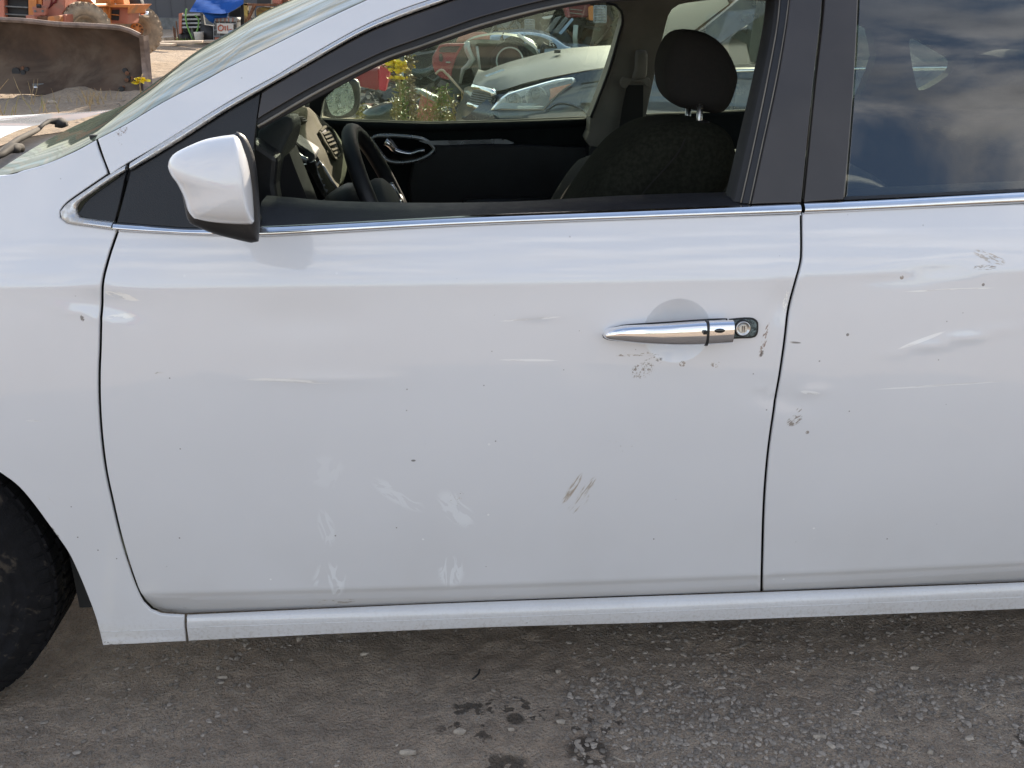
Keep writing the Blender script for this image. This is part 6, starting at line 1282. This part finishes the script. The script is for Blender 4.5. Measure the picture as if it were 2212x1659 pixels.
# debris between the wrecks on the ground
parts = []
for k in range(420):
    px = rg.uniform(770, 1130); py = rg.uniform(150, 262); p = gr(px, py)
    if p.y > 30: continue
    s = rg.uniform(.04, .26) * p.y / 12; parts.append(box((p.x, p.y, s * .12), (s, s * rg.uniform(.3, 1), s * rg.uniform(.1, .4)), (rg.uniform(-.5, .5), rg.uniform(-.5, .5), rg.uniform(0, 3))))
tag(mk('debris', join(*parts), SM, None, False), 'dark broken scraps littering the soil between the wrecks', 'debris', kind='stuff')
rb = thing('red_board', 'faded pinkish-red board propped on edge among the weeds', 'board', (at(925, 235, 8.4).x, 8.4, 0)); wmk('panel_face', wslab([(909, 205), (943, 222), (948, 262), (898, 262), (902, 240)], 8.4, .05), Y['red_board'], rb); wmk('torn_cover', wslab(chain([(893, 192), (910, 194), (930, 204), (948, 212), (946, 222), (925, 214), (908, 204), (897, 203), (893, 192)], step=6), 8.3, .12), Y['silvercar'], rb, bevel=.01)
bb = thing('black_bumper', 'dark plastic bumper lying on the dirt left of the goldenrod', 'bumper', (at(825, 240, 8.8).x, 8.8, 0)); wmk('shell', wpuff(chain([(783, 242), (800, 232), (830, 222), (862, 216), (866, 230), (860, 262), (790, 262), (783, 242)], step=8), 8.8, .12, .2, 4), Y['dgreen'], bb, True)
st_ = thing('broken_stick', 'dry pale stick slanting down to the SUV grille', 'stick', at(990, 190, 7)); wmk('shaft', tube([at(a, b, 7) for a, b in [(966, 160), (985, 182), (1012, 212)]], [.010, .008, .007], 5), Y['wood'], st_, True); wmk('curled_tip', tube([at(a, b, 7) for a, b in sm([(941, 160), (948, 153), (957, 152), (966, 162)], 3)], .009, 5), Y['wood'], st_, True)
# ------------------------------------------------------------------ weeds
def leafm(name, c): return M_(name, c, .6, 0, .3, 30)
LY = leafm('yellow_flower', (.78, .60, .02)); LG = leafm('weed_green', (.15, .21, .05)); LO = leafm('olive_leaf', (.24, .22, .06)); LS = leafm('dry_stalk', (.33, .24, .12)); LB = leafm('brown_seed', (.22, .16, .10))
def leaves(c0, c1, n, ln, wd, sp, rg):
    V = []; Fc = []
    for k in range(n):
        t = rg.random(); p = c0 + (c1 - c0) * t; a = rg.uniform(0, 6.28); d = Vector((math.cos(a), math.sin(a), rg.uniform(.1, 1.1))).normalized(); s = d.cross(Vector((rg.random(), rg.random(), 1))).normalized(); L_ = ln * rg.uniform(.6, 1.2); p = p + Vector((rg.gauss(0, sp), rg.gauss(0, sp), 0)); b = len(V)
        V += [tuple(p), tuple(p + d * L_ * .5 + s * wd), tuple(p + d * L_ - Vector((0, 0, L_ * .2))), tuple(p + d * L_ * .5 - s * wd)]; Fc.append((b, b + 1, b + 2, b + 3))
    return V, Fc
def weed(name, lab, px, ytop, Yd, flower=None, n=120, ln=.06, wd=.008, mat=LG, lean=0, ybase=None):
    b = gr(px, 400); base = at(px, ytop, Yd); base = Vector((base.x, Yd, 0)); topp = at(px + lean, ytop, Yd); r = thing(name, lab, 'weed', base); rg = random.Random(int(px * 7))
    mk('stem', tube([Vector((0, 0, 0)), (topp - base) * .5 + Vector((.01, 0, 0)), topp - base], [.006, .005, .003], 5), LS, r); mk('foliage', leaves((topp - base) * .25, topp - base, n, ln, wd, .012, rg), mat, r, False)
    if flower: mk('flower_head', leaves((topp - base) * flower[0], (topp - base) * flower[1], flower[2], .035, .012, flower[3], rg), flower[4], r, False)
    return r
weed('goldenrod', 'goldenrod with bright yellow blooms leaning left by the passenger mirror', 866, 168, 7.2, None, 260, .07, .007, LO, -3)
f1 = thing('goldenrod_bloom', 'drooping cluster of vivid yellow flowers above the green weeds', 'weed', at(858, 175, 7.1)); rg = random.Random(4)
mk('flower_head', leaves(at(850, 134, 7.1) - f1.location, at(868, 158, 7.1) - f1.location, 170, .05, .018, .032, rg), LY, f1, False); mk('flower_head', leaves(at(846, 170, 7.1) - f1.location, at(872, 172, 7.1) - f1.location, 60, .04, .014, .018, rg), LY, f1, False); mk('flower_head', leaves(at(836, 142, 7.1) - f1.location, at(850, 150, 7.1) - f1.location, 40, .04, .014, .02, rg), LO, f1, False)
mk('stem', tube([Vector((0, .05, -f1.location.z)), at(866, 220, 7.1) - f1.location, at(862, 165, 7.1) - f1.location, at(852, 130, 7.1) - f1.location], .005, 5), LS, f1)
weed('tall_weed', 'tall brown seed spike of a dried weed beside the yellow blooms', 883, 120, 7.0, (.55, 1.0, 260, .014, LB), 80, .05, .006, LO, 1)
for k, (px, yt_, lab, c) in enumerate([(874, 178, 'leafy green weed right under the yellow blooms', LG), (890, 200, 'thin olive weed between the bloom stem and the red board', LO), (862, 188, 'bushy yellow-green weed left of the brown spike', LO), (951, 190, 'bright green young weed right of the red board', LG), (964, 186, 'tallest bright green sprig beside the SUV grille', LG), (943, 214, 'short green sprig touching the red board', LG), (852, 216, 'small olive weed near the black bumper', LO), (774, 216, 'small yellowish weed under the passenger mirror', LO)]):
    weed('green_weed', lab, px, yt_, 7.0 + .1 * k, None, 150, .055, .008, c)
parts = []
for k in range(26): 
    a = at(rg.uniform(890, 1010), 262, 6.8 + rg.random()); z = rg.uniform(.40, .62); parts.append(leaves(Vector((a.x, a.y, z - .25)), Vector((a.x, a.y, z)), 26, .05, .007, .03, rg))
tag(mk('undergrowth', join(*parts), LO, None, False), 'tangle of small olive and yellow weeds along the window edge', 'weeds', kind='stuff')
bush = []
for k in range(60):
    p = at(rg.uniform(880, 1010), 262, 7.3); bush.append(tube([Vector((p.x, p.y, 0)), Vector((p.x + rg.uniform(-.1, .1), p.y, .3)), Vector((p.x + rg.uniform(-.2, .2), p.y, rg.uniform(.4, .66)))], .003, 4))
tag(mk('dry_stems', join(*bush), LS, None, False), 'thin dry stems standing between the weeds and the wrecks', 'weeds', kind='stuff')
def tuft(px, py, n, h, sp, mat, lab, name='dry_grass', lean=.5):
    q = gr(px, py); r_ = random.Random(int(px)); P = []
    for k in range(n):
        a = r_.uniform(0, 6.28); x, y = r_.gauss(0, sp), r_.gauss(0, sp); hh = h * r_.uniform(.5, 1); P.append(tube([(x, y, 0), (x + math.cos(a) * hh * .25, y + math.sin(a) * hh * .2, hh * .6), (x + math.cos(a) * hh * lean, y + math.sin(a) * hh * lean, hh)], [.0045, .0035, .0015], 4))
    o = mk(name, join(*P), mat, None, False); o.location = (q.x, q.y, 0); tag(o, lab, 'grass' if name == 'dry_grass' else 'weed')
tuft(198, 226, 24, .20, .10, LS, 'fan of dry straw-coloured grass in front of the blade, right side'); tuft(64, 226, 4, .34, .03, LS, 'dry forked weed stalk standing before the blade, left side', 'dry_weed', .35)
tuft(22, 245, 12, .2, .25, LO, 'sparse olive weeds by the bonnet edge, left'); tuft(55, 252, 10, .18, .3, LS, 'thin dry weeds just behind the bonnet'); tuft(5, 252, 3, .75, .05, LS, 'long leaning dry stem at the far left of the photo', 'dry_weed', .8); tuft(215, 216, 14, .15, .2, LS, 'dry grass tips rising next to the windscreen edge')
f2 = thing('yellow_flower', 'single bright yellow flower by the right foot of the blade', 'flower', at(301, 176, 12.5)); mk('petals', leaves(Vector((-.02, 0, -.03)), Vector((.02, 0, .03)), 60, .06, .025, .03, random.Random(9)), LY, f2, False); mk('stem', tube([Vector((0, 0, -f2.location.z)), Vector((0, 0, 0)), at(308, 160, 12.5) - f2.location], .008, 5), LS, f2)
gp_ = []
for k in range(260):
    p = gr(rg.uniform(378, 440), rg.uniform(88, 96)); gp_.append(([(p.x - .02, p.y, 0), (p.x + .02, p.y, 0), (p.x + rg.uniform(-.06, .06), p.y, rg.uniform(.06, .16))], [(0, 1, 2)]))
tag(mk('grass', join(*gp_), leafm('fresh_grass', (.16, .26, .05)), None, False), 'small patch of fresh green grass at the foot of the slatted rack', 'grass', kind='stuff')
# ------------------------------------------------------------------ behind the photographer: the rest of the yard the paint mirrors
def junk_car(x, y, a, mat, lab):
    r = thing('parked_wreck', lab, 'car', (x, y, 0), rotz=a); 
    mk('body', prism([(-2.2, -.85, .35), (2.2, -.85, .35), (2.2, -.85, .85), (1.3, -.85, .98), (-1.2, -.85, 1.0), (-2.2, -.85, .9)], (0, 1.7, 0)), mat, r, False, bevel=.08)
    mk('cabin', prism([(-1.9, -.72, .95), (1.0, -.72, .95), (.3, -.72, 1.42), (-1.2, -.72, 1.44)], (0, 1.44, 0)), Y['dglass'], r, False, bevel=.06)
    mk('roof', box((-.45, 0, 1.44), (1.5, 1.3, .05)), mat, r, False, bevel=.02)
    for sx_ in (-1.4, 1.4):
        for sy_ in (-.78, .78): mk('wheel', cyl((sx_, sy_ - .1, .32), (sx_, sy_ + .1, .32), .32, 20), M['tyre'], r)
junk_car(-5, -11, .3, Y['red_car'], 'dusty red wreck standing far behind the photographer on the left'); junk_car(1.5, -13, -.2, Y['silvercar'], 'silver wreck standing far behind the photographer'); junk_car(8, -12, .5, Y['bluecar'], 'light blue wreck standing far behind the photographer on the right')
